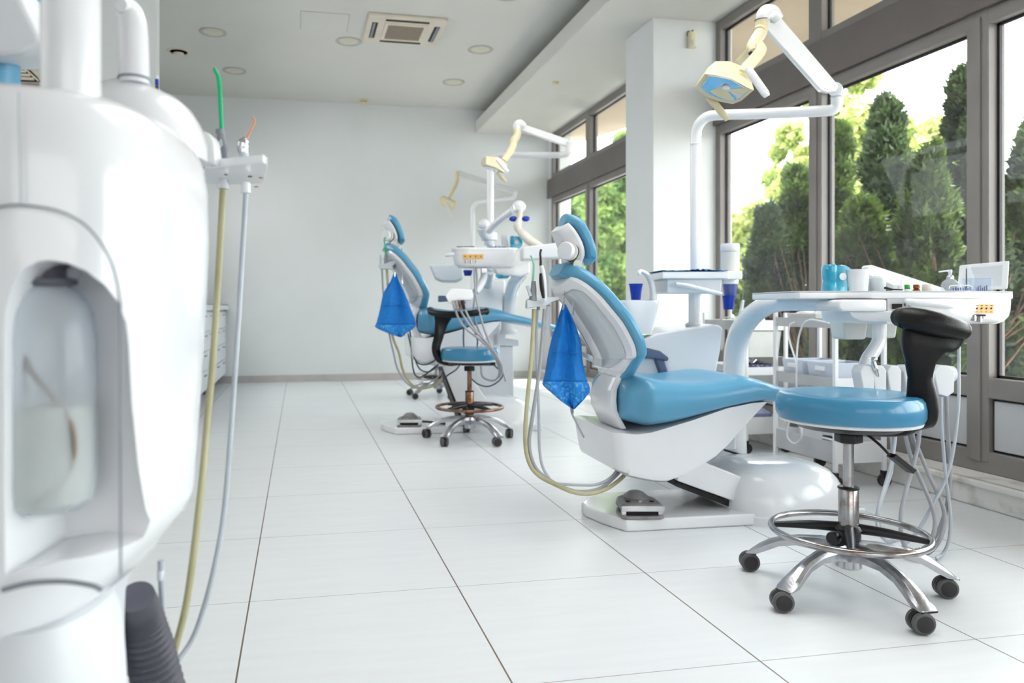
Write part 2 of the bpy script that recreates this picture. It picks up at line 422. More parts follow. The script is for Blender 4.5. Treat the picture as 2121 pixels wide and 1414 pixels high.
# window bays: frame with mullions, panes, spandrel, lower panels
def window(name, y0, y1, mull):
    F = MB(); x0, x1 = XW - .028, XW + .058
    edges = [y0] + mull + [y1]
    F.box((x0, y0, .112), (x1, y1, .205))                       # bottom rail
    F.box((x0, y0, .437), (x1, y1, .525))                       # sill rail
    F.box((x0, y0, 2.06), (x1, y1, 2.125))                      # head of the lower lights
    F.box((x0, y0, 2.345), (x1, y1, 2.40))
    F.box((x0, y0, 2.80), (x1, y1, ZS))                         # top rail
    F.box((x0 - .001, y0, .112), (x1 + .001, y0 + .055, ZS)); F.box((x0 - .001, y1 - .055, .112), (x1 + .001, y1, ZS))
    for m in mull:
        F.box((x0 - .002, m - .055, .16), (x1 + .002, m + .055, ZS))
        F.box((x0 - .013, m - .022, .16), (x0 + .01, m + .022, 2.10))
    w = struct(name, F, FRAME, bevel=.004, seg=1)
    struct('spandrel', MB().box((XW - .055, y0 + .005, 2.125), (XW + .02, y1 + (.09 if name == 'window_2' else 0) - .005, 2.345)), FRAMED, w, bevel=.003, seg=1)
    for i in range(len(edges) - 1):
        a = edges[i] + .055; b = edges[i + 1] - .055
        for (z0, z1) in ((.525, 2.06), (2.40, 2.80)):
            G = MB()
            t = .012
            G.box((XW + .016, a, z0), (XW + .03, a + t, z1)); G.box((XW + .016, b - t, z0), (XW + .03, b, z1))
            G.box((XW + .016, a, z0), (XW + .03, b, z0 + t)); G.box((XW + .016, a, z1 - t), (XW + .03, b, z1))
            struct('gasket', G, GASKET, w, smooth=False)
            struct('pane', MB().box((XW + .02, a + .004, z0 + .004), (XW + .024, b - .004, z1 - .004)), GLASS, w, smooth=False)
        p = struct('lower_panel', MB().box((XW - .012, a + .012, .215), (XW + .03, b - .012, .427)), FRAMEP, w, bevel=.002, seg=1)
        G = MB().box((XW + .001, a, .205), (XW + .02, a + .012, .437)).box((XW + .001, b - .012, .205), (XW + .02, b, .437)) \
            .box((XW + .001, a, .427), (XW + .02, b, .437)).box((XW + .001, a, .205), (XW + .02, b, .215))
        struct('gasket', G, GASKET, w, smooth=False)
    return w
window('window_1', -1.7, 4.905, [-.49, .62, 1.72, 2.79, 3.85])
window('window_2', 5.36, 8.48, [6.35, 7.34])
struct('wall_right', MB().box((XW - .03, 8.48, 0), (XW + .2, YB, ZS)).box((XW - .03, YF, 0), (XW + .2, -1.7, ZS)), WALL, smooth=False)

# roof eave seen through the top lights
struct('roof_eave', MB().prism([(XW + .07, YF - .3), (5.3, YF - .3), (5.0, 3.0), (3.70, 8.1), (3.26, 9.6), (XW + .07, 9.6)], 2.9, 3.2, axis=2),
       mat('eave_render', lin(176, 160, 142), .8, noise=(2, lin(166, 150, 132), .4, .7)), smooth=False)
# ------------------------------------------------------------------ garden outside
def leafmat(name, c1, c2, tr=.5):
    m = bpy.data.materials.new(name); m.use_nodes = True
    nt = m.node_tree; b = nt.nodes['Principled BSDF']; out = nt.nodes['Material Output']
    oi = nt.nodes.new('ShaderNodeTexNoise'); tc = nt.nodes.new('ShaderNodeTexCoord')
    oi.inputs['Scale'].default_value = 2.2; oi.inputs['Detail'].default_value = 8
    nt.links.new(tc.outputs['Object'], oi.inputs['Vector'])
    r = nt.nodes.new('ShaderNodeMapRange'); r.inputs['From Min'].default_value = .38; r.inputs['From Max'].default_value = .62
    nt.links.new(oi.outputs['Fac'], r.inputs['Value'])
    mx = nt.nodes.new('ShaderNodeMix'); mx.data_type = 'RGBA'
    mx.inputs[6].default_value = (*c1, 1); mx.inputs[7].default_value = (*c2, 1)
    nt.links.new(r.outputs[0], mx.inputs[0]); nt.links.new(mx.outputs[2], b.inputs['Base Color'])
    b.inputs['Roughness'].default_value = .55
    t = nt.nodes.new('ShaderNodeBsdfTranslucent'); nt.links.new(mx.outputs[2], t.inputs['Color'])
    ms = nt.nodes.new('ShaderNodeMixShader'); ms.inputs[0].default_value = tr
    nt.links.new(b.outputs[0], ms.inputs[1]); nt.links.new(t.outputs[0], ms.inputs[2]); nt.links.new(ms.outputs[0], out.inputs[0])
    return m
CON = leafmat('conifer_foliage', lin(42, 58, 34), lin(98, 122, 52), .35)
CON2 = leafmat('blue_conifer_foliage', lin(36, 50, 44), lin(84, 104, 62), .35)
BRI = leafmat('sunlit_deciduous_foliage', lin(150, 168, 92), lin(196, 202, 132), .5)
MID = leafmat('mid_green_foliage', lin(92, 124, 66), lin(146, 168, 92), .5)
BARK = mat('reddish_bark', lin(128, 92, 74), .8, noise=(12, lin(86, 62, 52), .4, .6), bump=(40, .6))
TWIG = mat('brown_dead_foliage', lin(122, 96, 76), .8, noise=(12, lin(84, 66, 54), .4, .6))
SOIL = mat('dark_garden_soil', lin(96, 84, 70), .9, noise=(6, lin(70, 72, 48), .4, .6))
struct('ground', MB().box((XW + .2, -12, -.3), (40, 40, -.02)), SOIL, smooth=False)

struct('bounce_ground', MB().box((XW + .07, -8, -.06), (6.2, 14, -.01)), mat('pale_bounce_ground', lin(206, 203, 196), .8, noise=(4, lin(190, 187, 180), .4, .7)), smooth=False)  # pale ground added to bounce daylight up to the soffit

def leaves(name, centers, normals, size, m, parent, seed, aspect=.45):
    rng = np.random.default_rng(seed)
    n = len(centers)
    d = normals + rng.normal(0, .55, (n, 3)); d /= np.linalg.norm(d, axis=1)[:, None]
    e = np.cross(d, rng.normal(0, 1, (n, 3))); e /= np.linalg.norm(e, axis=1)[:, None]
    sz = size * rng.uniform(.6, 1.35, n)[:, None]
    a = centers - e * sz * aspect; b = centers + e * sz * aspect; c = centers + d * sz * 1.5
    g = np.cross(d, e); bend = g * sz * .25
    V = np.stack([a, c + bend, b, centers - d * sz * .5 - bend * .5], 1).reshape(-1, 3)
    bb = parent['_b']
    V = V - np.array(bb)
    me = bpy.data.meshes.new(name)
    me.vertices.add(len(V)); me.vertices.foreach_set('co', V.astype(np.float32).ravel())
    me.loops.add(4 * n); me.loops.foreach_set('vertex_index', np.arange(4 * n, dtype=np.int32))
    me.polygons.add(n); me.polygons.foreach_set('loop_start', np.arange(0, 4 * n, 4, dtype=np.int32))
    me.polygons.foreach_set('loop_total', np.full(n, 4, np.int32))
    me.update(); me.materials.append(m)
    o = bpy.data.objects.new(name, me); sc.collection.objects.link(o); o.parent = parent
    o['_b'] = bb
    return o

def conifer(x, y, h, r, seed, label, m=CON, n=15000, bare=.04):
    t = thing('conifer_tree', label, 'tree', (x, y, -.02), 'conifers outside the window', world=True)
    rng = np.random.default_rng(seed)
    nc = 150
    hz = rng.uniform(bare, .97, nc)
    prof = lambda s: np.clip((1 - s) ** .62, .05, 1) * np.where(s < .18, .75 + s * 1.4, 1)
    ang = rng.uniform(0, 2 * np.pi, nc); rad = r * prof(hz) * rng.uniform(.35, .9, nc)
    C = np.stack([x + rad * np.cos(ang), y + rad * np.sin(ang), h * hz], 1)
    cs = r * rng.uniform(.16, .34, nc) * (1.15 - .6 * hz)
    idx = rng.integers(0, nc, n)
    dirs = rng.normal(0, 1, (n, 3)); dirs /= np.linalg.norm(dirs, axis=1)[:, None]
    P = C[idx] + dirs * (cs[idx] * rng.uniform(.3, 1.1, n) ** .6)[:, None] * np.array([1, 1, 1.6])
    P = P[P[:, 2] > .02]
    N = (P - np.array([x, y, 0])) * np.array([1, 1, 0]); N /= np.linalg.norm(N, axis=1)[:, None] + 1e-6
    N = N * .7 + np.array([0, 0, .8])
    leaves('foliage', P, N, .032, m, t, seed)
    build('trunk', MB().tube([(x, y, -.02), (x + .03, y - .02, h * .4), (x, y, h * .8)], [r * .14, r * .10, r * .02], 8), BARK, t, world=True)
    return t

def broadleaf(x, y, h, r, seed, label, m=BRI, n=12000, size=.12, low=.25, group='leafy trees behind the conifers'):
    t = thing('leafy_tree', label, 'tree', (x, y, -.02), group, world=True)
    rng = np.random.default_rng(seed)
    nc = 46
    d = rng.normal(0, 1, (nc, 3)); d /= np.linalg.norm(d, axis=1)[:, None]
    C = np.array([x, y, h * (low + 1) / 2]) + d * np.array([r, r, h * (1 - low) / 2]) * rng.uniform(.3, .95, (nc, 1))
    cs = r * rng.uniform(.22, .42, nc)
    idx = rng.integers(0, nc, n)
    dd = rng.normal(0, 1, (n, 3)); dd /= np.linalg.norm(dd, axis=1)[:, None]
    P = C[idx] + dd * (cs[idx] * rng.uniform(.2, 1.0, n) ** .5)[:, None]
    P = P[P[:, 2] > .1]
    leaves('foliage', P, rng.normal(0, 1, (len(P), 3)), size, m, t, seed, .6)
    T = MB().tube([(x, y, -.02), (x + .05, y, h * .35), (x, y + .05, h * .7)], [r * .07, r * .055, r * .02], 8)
    for k in range(5):
        a = k * 2.4; T.tube([(x, y, h * (.3 + .08 * k)), (x + r * .4 * math.cos(a), y + r * .4 * math.sin(a), h * (.5 + .08 * k))], [r * .03, r * .012], 6, smooth=0)
    build('trunk', T, BARK, t, world=True)
    return t

def on_ray(px, dist):                 # plan position seen at picture column px, dist metres away
    a = TH + math.atan((px - CX) / F_PX)
    return (dist * math.sin(a), dist * math.cos(a))
for (px, top, dist, w, seed, label, m, n) in (
    (1838, 190, 8.0, 165, 1, 'round topped dark conifer in the middle of the near window', CON2, 26000),
    (2000, 128, 6.9, 150, 2, 'tallest pointed conifer just left of the near window mullion', CON2, 26000),
    (1650, 335, 9.0, 150, 3, 'low broad conifer behind the left pane of the near window', CON, 22000),
    (1738, 240, 8.8, 110, 4, 'slim conifer behind the tall mullion of the near window', CON, 20000),
    (1922, 305, 6.4, 170, 5, 'short bright conifer in front of the round topped one', CON, 20000),
    (2150, 250, 7.4, 200, 6, 'green conifer at the right edge behind the last pane', CON, 24000),
    (1785, 420, 7.2, 190, 7, 'smallest bushy conifer low behind the tall mullion', CON, 20000),
    (1590, 430, 8.6, 130, 8, 'low dark conifer behind the cup dispenser', CON2, 18000),
    (2075, 380, 7.9, 190, 9, 'middle sized conifer hidden partly by the near mullion', CON, 18000)):
    x, y = on_ray(px, dist); dep = x * sT + y * cT
    conifer(x, y, CAMH + (CY - top) * dep / F_PX, w * dep / F_PX * .66, seed, label, m, int(n * 1.3))
for (px, top, dist, w, seed, label, m, n, sz) in (
    (1800, 90, 15, 270, 21, 'tall sunlit yellow-green tree rising behind the conifers', BRI, 26000, .09),
    (1660, 230, 17, 150, 22, 'pale yellow-green tree behind the left pane', BRI, 18000, .09),
    (1560, 400, 20, 170, 23, 'washed out low tree beside the pillar', BRI, 15000, .09),
    (1935, 130, 18, 130, 24, 'narrow yellow-green tree between two conifers', BRI, 16000, .09),
    (1265, 250, 20, 150, 25, 'bright green tree behind the far window nearest the pillar', MID, 26000, .11),
    (1180, 330, 24, 110, 26, 'green tree behind the far end of the far window', MID, 20000, .11)):
    x, y = on_ray(px, dist); dep = x * sT + y * cT
    broadleaf(x, y, CAMH + (CY - top) * dep / F_PX, w * dep / F_PX * .5, seed, label, m, n, sz, low=.05)
# hedge of brown twigs at the foot of the conifers
for (px, dist, seed, lb) in ((1960, 6.9, 41, 'brown leafless shrub low behind the near window'), (1700, 8.4, 42, 'brown leafless shrub low behind the trolley'),
                             (1840, 7.6, 43, 'brown leafless shrub under the round topped conifer')):
    x, y = on_ray(px, dist); rng = random.Random(seed)
    T = MB()
    for k in range(60):
        a = rng.uniform(0, 6.28); b = rng.uniform(.15, .75)
        x1, y1 = x + math.cos(a) * b, y + math.sin(a) * b
        T.tube([(x + math.cos(a) * .1, y + math.sin(a) * .1, -.02), (x + math.cos(a) * b * .5, y + math.sin(a) * b * .5, rng.uniform(.3, .7)), (x1, y1, rng.uniform(.6, 1.5))], [.014, .01, .003], 5, smooth=3)
    o = build('bare_shrub', T, TWIG, world=True, base=(x, y, -.02)); tag(o, lb, 'shrub', 'bare shrubs')
struct('garden_wall', MB().box((XW + 6.5, 2, -.1), (XW + 6.7, 16, .62)), mat('grey_garden_wall', lin(140, 138, 134), .9, noise=(3, lin(120, 118, 114), .4, .6)), smooth=False)
# ------------------------------------------------------------------ dental chairs
def dental_chair(label, off_low, off_high, arm_pts):
    """off_low: floor plate and housing; off_high: everything carried by the lift arm"""
    global OFF
    OFF[:] = off_low
    t = thing('dental_chair', label, 'dental chair', (1.1, 2.99, 0), 'dental chairs')
    # floor plate
    pl = [(.628, 2.785), (.575, 2.90), (.548, 3.00), (.552, 3.06), (.60, 3.13), (.70, 3.20), (1.62, 3.20), (1.62, 2.785)]
    build('base_plate', MB().prism(pl, 0, .045, axis=2), WHITE, t, bevel=.008)
    # housing over the lift foot
    R = []
    for z, k in ((.0, 1.0), (.03, 1.0), (.034, .975), (.07, .955), (.11, .90), (.15, .82), (.18, .72), (.20, .58), (.212, .38), (.216, .1)):
        R.append(sup(1.345 - .06 * (1 - k), 2.98, .265 * (.25 + .75 * k), .235 * (.1 + .9 * k), z, 36, 3.2))
    build('base_housing', MB().rings(R), WHITE, t)
    build('housing_slot', MB().hexa([q(1532, 941, 3.14), q(1536, 940, 3.17), q(1622, 967, 3.06), q(1616, 971, 3.04),
                                     tuple(np.add(q(1532, 941, 3.14), (0, 0, .005))), tuple(np.add(q(1536, 940, 3.17), (0, 0, .005))),
                                     tuple(np.add(q(1622, 967, 3.06), (0, 0, .005))), tuple(np.add(q(1616, 971, 3.04), (0, 0, .005)))]), DARK, t, smooth=False)
    # lift arm
    a0, a1, b0, b1, vn, vf = arm_pts
    A = [(p[0] - OFF[0], p[1] - OFF[2]) for p in (a0, a1, b1, b0)]
    build('lift_arm', MB().prism(A, vn, vf), WHITE, t, bevel=.006)
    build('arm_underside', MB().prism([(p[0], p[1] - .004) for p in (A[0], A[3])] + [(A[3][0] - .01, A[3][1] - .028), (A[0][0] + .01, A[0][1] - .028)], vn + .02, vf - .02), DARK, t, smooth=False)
    OFF[:] = off_high
    # bucket under the seat
    S = [(1196, 868), (1203, 905), (1212, 945), (1224, 962), (1262, 981), (1310, 1001), (1345, 1009), (1378, 1008), (1412, 998), (1450, 980), (1484, 960),
         (1512, 935), (1560, 882), (1592, 838), (1560, 836), (1500, 848), (1420, 872), (1360, 888), (1318, 893), (1300, 895), (1240, 880)]
    D0 = 2.735
    sh = [(q(x + (44 if x < 1230 else (24 if x < 1290 else 0)), y + (9 if y < 1000 and x < 1300 else 0), D0)[0], q(x, y, D0)[2]) for x, y in S]
    rb = []
    mb = MB()
    # body as stacked plan outlines so that its corners are round
    zt = {}
    us = np.linspace(.60, 1.165, 40)
    pts = sorted([(q(x, 0, D0)[0], q(0, y, D0)[2]) for x, y in
                  [(1290, 983), (1302, 990), (1325, 1004), (1345, 1009), (1378, 1008), (1412, 998), (1450, 980), (1484, 960), (1512, 935), (1560, 882), (1592, 840)]])
    zb_ = lambda u: float(np.interp(u, [p[0] for p in pts], [p[1] for p in pts]))
    tp = sorted([(q(x, 0, D0)[0], q(0, y, D0)[2]) for x, y in [(1270, 897), (1300, 900), (1330, 897), (1420, 874), (1500, 850), (1560, 840), (1592, 838)]])
    zt_ = lambda u: float(np.interp(u, [p[0] for p in tp], [p[1] for p in tp]))
    R = []
    for u in np.concatenate([[.565, .568, .575, .59], us]):
        e = max(0, min(1, (u - .563) / .05)); hw = .235 - .035 * (1 - math.sqrt(max(0, 1 - (1 - e) ** 2)))
        zb, zt = zb_(u), zt_(u)
        zb = min(float(np.interp(u, [.565, .60, .64, .68, .73, .78, .79], [.232, .215, .203, .193, .182, .176, 9])), 9) if u < .76 else zb
        zb = min(zb, zt - .004)
        rnd = min(.03, (zt - zb) * .4)
        sec = [(-hw, zt), (-hw * 1.0, zb + rnd), (-hw + rnd * .3, zb + rnd * .3), (-hw + rnd, zb), (0, zb), (hw - rnd, zb), (hw - rnd * .3, zb + rnd * .3), (hw, zb + rnd), (hw, zt), (0, zt)]
        sec = [(v if abs(v) < .9 * hw or i in (0, 8) else v, z) for i, (v, z) in enumerate(sec)]
        # slight taper to the bottom
        R.append([(u + (0 if u > .62 else (zt - z) * .12), 2.975 + v * (1 - .12 * max(0, (zt - z)) / .2), z) for v, z in sec])
    build('seat_base', MB().rings(R), WHITE, t, bevel=.004, angle=30)
    # seat and leg cushion, one long pad
    top = [(.585, .535, .43), (.60, .555, .20), (.63, .565, .20), (.655, .568, .22), (.685, .572, .255), (.72, .575, .265), (.80, .575, .27), (.90, .575, .272), (.98, .580, .272), (1.05, .575, .27),
           (1.12, .565, .265), (1.20, .542, .255), (1.30, .515, .24), (1.37, .498, .22), (1.41, .485, .17)]
    R = []
    P = catmull([(.622, .50, .15), (.628, .535, .18), (.642, .560, .20), (.665, .572, .22), (.70, .580, .262), (.76, .572, .268), (.84, .562, .27), (.93, .560, .27),
                 (1.01, .568, .27), (1.09, .572, .268), (1.17, .556, .262), (1.26, .528, .25), (1.38, .500, .24), (1.50, .468, .225), (1.575, .446, .20), (1.60, .438, .16), (1.612, .430, .10)], 4)
    for u, zt, hw in P:
        zb = float(np.interp(u, [.578, .60, .66, .72, .80, .90, 1.00, 1.09, 1.15, 1.25, 1.40, 1.612], [.455, .415, .395, .383, .395, .420, .445, .462, .470, .466, .440, .40]))
        zb = min(zb, zt - .02); h = zt - zb
        dip = .018 * math.sin(min(1, max(0, (u - .6) / .45)) * math.pi)
        ring = []
        for k in range(28):
            a = 2 * math.pi * k / 28; c, s_ = math.cos(a), math.sin(a)
            v = hw * math.copysign(abs(c) ** .55, c); zz = zb + h / 2 + h / 2 * math.copysign(abs(s_) ** .62, s_)
            if s_ > 0: zz -= dip * max(0, 1 - (v / (hw * .8)) ** 2)
            ring.append((u, 2.975 + v, zz))
        R.append(ring)
    build('seat_cushion', MB().rings(R), BLUE, t)
    # strap carrying the backrest
    st = []
    for u, z, w in ((.645, .605, .075), (.632, .560, .085), (.607, .520, .10), (.600, .48, .11), (.604, .44, .11), (.625, .40, .11), (.64, .372, .11)):
        st.append([(u - .012, 2.95 - w, z), (u + .012, 2.95 - w, z), (u + .016, 2.95 - w + .02, z), (u + .016, 2.95 + w - .02, z), (u + .012, 2.95 + w, z), (u - .012, 2.95 + w, z), (u - .018, 2.95 + w - .03, z), (u - .018, 2.95 - w + .03, z)])
    build('backrest_strap', MB().rings(st), WHITE, t, bevel=.004)
    # backrest
    CV = [(.683, .545), (.695, .575), (.706, .62), (.710, .66), (.702, .71), (.688, .76), (.668, .81), (.640, .86), (.605, .91), (.560, .955), (.515, .985), (.478, 1.000)]
    CV = [(u - float(np.interp(z_, [.56, .68, .75, .86, .94, .985, 1.01], [0, .017, .038, .058, .060, .048, .030])), z_) for u, z_ in CV]
    HW = [.09, .115, .165, .225, .262, .274, .270, .255, .23, .195, .15, .09]
    C = catmull([(a, b, w) for (a, b), w in zip(CV, HW)], 4)
    def sec(nlo, nhi, wk, shape):
        R = []
        for i, (u, z, w) in enumerate(C):
            a, b = C[max(i - 1, 0)], C[min(i + 1, len(C) - 1)]
            tx, tz = b[0] - a[0], b[1] - a[1]; L = math.hypot(tx, tz); nx, nz = tz / L, -tx / L
            s_ = i / (len(C) - 1)
            R.append([(u + nx * n, 2.95 + v, z + nz * n) for v, n in shape(w, s_)])
        return R
    def cush(w, s_):
        o = []
        for k in range(24):
            a = 2 * math.pi * k / 24; c, s2 = math.cos(a), math.sin(a)
            o.append((w * math.copysign(abs(c) ** .5, c), -.03 + .032 * math.copysign(abs(s2) ** .7, s2)))
        return o
    R = sec(0, 0, 1, cush)
    for e, k in ((0, .55), (1, .80)):
        c0 = np.mean(np.array(R[0]), 0); c1 = np.mean(np.array(R[-1]), 0)
        if e == 0: R = [[tuple(c0 + (np.array(p) - c0) * k + np.array((0, 0, -.012))) for p in R[0]]] + R
        else: R = R + [[tuple(c1 + (np.array(p) - c1) * k + np.array((-.016, 0, .003))) for p in R[-1]]]
    build('back_cushion', MB().rings(R), BLUE, t)
    def shell(w, s_):
        dpt = .120 - .030 * (s_ - .3) ** 2 - (.02 if s_ > .9 else 0) - .03 * max(0, .12 - s_) / .12
        w2 = w * .93
        return [(-w2, -.052), (-w2 * .97, -.066), (-w2 * .86, -.074), (-.045, -dpt), (-.03, -dpt - .004), (.03, -dpt - .004), (.045, -dpt), (w2 * .86, -.074), (w2 * .97, -.066), (w2, -.052)]
    R = sec(0, 0, 1, shell)[:-5]
    ce = np.mean(np.array(R[-1]), 0)
    R.append([tuple(ce + (np.array(p) - ce) * .8 + np.array((-.010, 0, .012))) for p in R[-1]])
    build('back_shell', MB().rings(R), WHITE, t, bevel=.003)
    # recessed pale inserts either side of the ridge
    for sgn in (-1, 1):
        V = []
        for i, (u, z, w) in enumerate(C):
            s_ = i / (len(C) - 1)
            if s_ < .10 or s_ > .86: continue
            a, b = C[i - 1], C[min(i + 1, len(C) - 1)]
            tx, tz = b[0] - a[0], b[1] - a[1]; L = math.hypot(tx, tz); nx, nz = tz / L, -tx / L
            dpt = .120 - .030 * (s_ - .3) ** 2 - (.02 if s_ > .9 else 0); w2 = w * .93
            row = []
            fade = min(1, ((s_ - .10) / .10 + .12) ** .5, ((.86 - s_) / .10 + .3) ** .5)
            for f in (0, .5, 1):
                f2 = .04 + f * .90 * fade
                v = .045 + (w2 * .86 - .045) * f2; n = -dpt + (dpt - .074) * f2
                row.append((u + nx * (n - .0022), 2.95 + sgn * v, z + nz * (n - .0022)))
            V.append(row)
        build('shell_insert', MB().grid(V), PANELG, t, solid=.0015)
    # headrest
    HC = catmull([(.532, .995, .085), (.545, 1.015, .105), (.540, 1.05, .116), (.526, 1.09, .118), (.508, 1.13, .112), (.490, 1.163, .10), (.462, 1.183, .075), (.445, 1.190, .045)], 4)
    C = HC
    def hc(w, s_): return [(w * math.copysign(abs(math.cos(a)) ** .6, math.cos(a)), -.022 + .024 * math.copysign(abs(math.sin(a)) ** .7, math.sin(a))) for a in [2 * math.pi * k / 20 for k in range(20)]]
    build('headrest_cushion', MB().rings(sec(0, 0, 1, hc)), BLUE, t)
    def hs(w, s_): return [(-w * .9, -.040), (-w * .88, -.052), (-w * .70, -.072), (-w * .5, -.086), (w * .5, -.086), (w * .70, -.072), (w * .88, -.052), (w * .9, -.040)]
    C = catmull([(.530, .995, .08), (.532, 1.03, .108), (.524, 1.07, .116), (.508, 1.11, .114), (.486, 1.15, .10), (.468, 1.175, .08)], 2)
    build('headrest_shell', MB().rings(sec(0, 0, 1, hs)), WHITE, t, bevel=.003)
    mech = MB()
    mech.tube([q(1178, 496, 2.92), q(1176, 510, 2.90), q(1179, 530, 2.90), q(1190, 552, 2.92)], [.020, .026, .027, .022], 14)
    mech.cyl(q(1162, 522, 2.86), q(1176, 526, 2.90), .034)
    mech.cyl(q(1180, 548, 2.84), q(1190, 552, 3.0), .016)
    build('headrest_joint', mech, CREAM2, t)
    knob = build('adjusting_knob', MB().lathe(q(1160, 522, 2.86), [(.031, 0), (.034, .003), (.034, .016), (.031, .020), (.02, .021)], 28, axis=(-.75, -.65, .1)), WHITE2, t)
    build('knob_seam', MB().lathe(q(1170, 524, 2.88), [(.0345, 0), (.0355, .004), (.0345, .008)], 28, axis=(-.75, -.65, .1)), DARK, t)
    build('joint_clamp', MB().sil([(1172, 552), (1204, 562), (1200, 580), (1188, 572), (1170, 566)], 2.86, 2.98), CHROME2, t, bevel=.003)
    # far armrest
    build('armrest', MB().sil([(1325, 720), (1372, 721), (1400, 728), (1420, 742), (1418, 750), (1390, 745), (1355, 741), (1325, 743)], 3.27, 3.33)
          .sil([(1390, 743), (1410, 747), (1424, 784), (1404, 784)], 3.28, 3.32), SLATE, t, bevel=.007)
    OFF[:] = (0, 0, 0)
    # the chair stands turned a little from the picture plane
    a = math.radians(9.5); b = t['_b']; pv = (.68 + off_low[0], 2.97 + off_low[1])
    du, dv = b[0] - pv[0], b[1] - pv[1]
    nb = (pv[0] + du * math.cos(a) - dv * math.sin(a), pv[1] + du * math.sin(a) + dv * math.cos(a), 0)
    t.location = c2w(nb); t.rotation_euler = (0, 0, a - TH)
    return t

# near chair, low
z = lambda px, py, D: (q(px, py, D)[0], q(px, py, D)[2])
chair_near = dental_chair('blue dental chair nearest the camera, its seat lowered beside the black-backed stool', (0, 0, 0), (0, 0, 0),
                          (z(1400, 1000, 2.86), z(1400, 938, 2.86), z(1600, 1075, 2.86), z(1585, 1012, 2.86), 2.86, 3.12))
chair_far = dental_chair('raised blue dental chair in the middle of the room, behind the smaller stool', (-1.0, 2.13, 0), (-.845, 2.13, .262),
                         (z(904, 742, 4.98), z(945, 742, 4.98), z(960, 880, 4.98), z(1040, 880, 4.98), 2.86, 3.12))

# foot pedals on the plates
def foot_pedal(label, off, rot=0):
    OFF[:] = off
    b = (q(1322, 1060, 2.86)[0], 2.87, .045)
    t = thing('foot_pedal', label, 'foot pedal', b, 'grey foot pedals')
    u, v = b[0], b[1]
    def dsh(w, d, z, k=1.0): return [(u - w * k, v - d, z), (u - w * .8 * k, v - d - .012, z), (u + w * .8 * k, v - d - .012, z), (u + w * k, v - d, z), (u + w * k, v + .01, z), (u + w * .86 * k, v + .05 * k, z),
                                     (u + w * .45 * k, v + .085 * k, z), (u - w * .45 * k, v + .085 * k, z), (u - w * .86 * k, v + .05 * k, z), (u - w * k, v + .01, z)]
    build('base', MB().rings([dsh(.08, .075, .045), dsh(.08, .075, .057)]), PEDAL, t, bevel=.003)
    build('inner', MB().rings([dsh(.07, .055, .057), dsh(.07, .055, .075)]), DARK, t, smooth=False)
    R = [[(x, y + (.004 if y > v - .05 else 0), zz) for x, y, zz in r] for r in (dsh(.08, .07, .075), dsh(.08, .07, .088), dsh(.076, .06, .098, .95))]
    build('treadle', MB().rings(R), PEDAL, t, bevel=.003)
    build('silver_band', MB().box((u - .08, v - .085, .074), (u + .08, v - .078, .094)), CHROME2, t, bevel=.002)
    for s_ in (-1, 1):
        build('side_post', MB().box((u + s_ * .068 - .008, v - .07, .055), (u + s_ * .068 + .008, v - .05, .078)), CHROME2, t, smooth=False)
        build('screw', MB().lathe((u + s_ * .045, v - .03, .097), [(.009, 0), (.009, .004), (.005, .005)], 14), BLACK2, t)
    build('dome_button', MB().lathe((u, v + .03, .096), [(.048, 0), (.048, .008), (.04, .016), (.036, .018), (.03, .024), (.02, .028), (.004, .03)], 30), PEDAL, t)
    build('centre_screw', MB().lathe((u, v - .02, .097), [(.011, 0), (.011, .005), (.006, .007)], 14), CHROME2, t)
    OFF[:] = (0, 0, 0)
    return t
foot_pedal('grey foot pedal on the white plate of the nearest dental chair', (0, 0, 0))
ft = foot_pedal('grey foot pedal on the white plate of the middle dental chair', (-.98, 2.15, 0))
build('cable', MB().tube([(q(1366, 1044, 2.87)[0] - .98, 5.02, .07), (q(1400, 0, 2.87)[0] - .98, 5.02, .065), (q(1450, 0, 2.87)[0] - .98, 5.03, .052)], .008, 8), BLACK2, ft)

# bibs and their clip chains
def bib(label, rows, D, chains, lbl2):
    V = []
    n = 12
    rr = catmull([(a, b, c) for a, b, c in rows], 3)
    for j, (y, xl, xr) in enumerate(rr):
        V.append([q(xl + (xr - xl) * k / n, y + (0), D + .014 * math.sin(3.5 * k / n * math.pi + j * .13) * min(1, j / 5) - .02 * (k / n) * min(1, j / 8)) for k in range(n + 1)])
    cut = int(len(V) * .66)
    b = q((rows[0][1] + rows[0][2]) / 2, rows[0][0], D)
    t = thing('patient_bib', label, 'bib', b, 'blue patient bibs')
    build('cloth', MB().grid(V[:cut + 1]), BIBM, t, solid=.0012)
    build('printed_band', MB().grid(V[cut:]), BIBP, t, solid=.0012)
    fold = [tuple(np.add(V[int(len(V) * .42)][k], (0, -.004, -.002 * k / 3))) for k in range(1, n)]
    build('fold_crease', MB().tube(fold, .0025, 6, smooth=0), BIBM, t)
    for c in chains:
        build('clip_chain', MB().tube([q(*p) for p in c], .0016 * D / 2.9, 6), CHROME2, t)
    for c in chains:
        e = c[-1]; build('alligator_clip', MB().tube([q(e[0], e[1] - 5, e[2]), q(e[0] - 1, e[1] + 12, e[2])], [.003, .006], 8, smooth=0), CHROME2, t)
    return t
bib('blue paper bib hanging behind the headrest of the nearest dental chair',
    [(630, 1165, 1172), (650, 1159, 1182), (668, 1153, 1190), (690, 1146, 1198), (712, 1140, 1204), (735, 1135, 1205), (760, 1131, 1209), (785, 1126, 1215), (797, 1124, 1220), (812, 1141, 1221), (830, 1162, 1207), (847, 1186, 1190)],
    2.84, [[(1176, 562, 2.9), (1171, 575, 2.86), (1169, 600, 2.84), (1168, 630, 2.84)], [(1187, 568, 2.9), (1188, 600, 2.84), (1187, 640, 2.84)]], '')
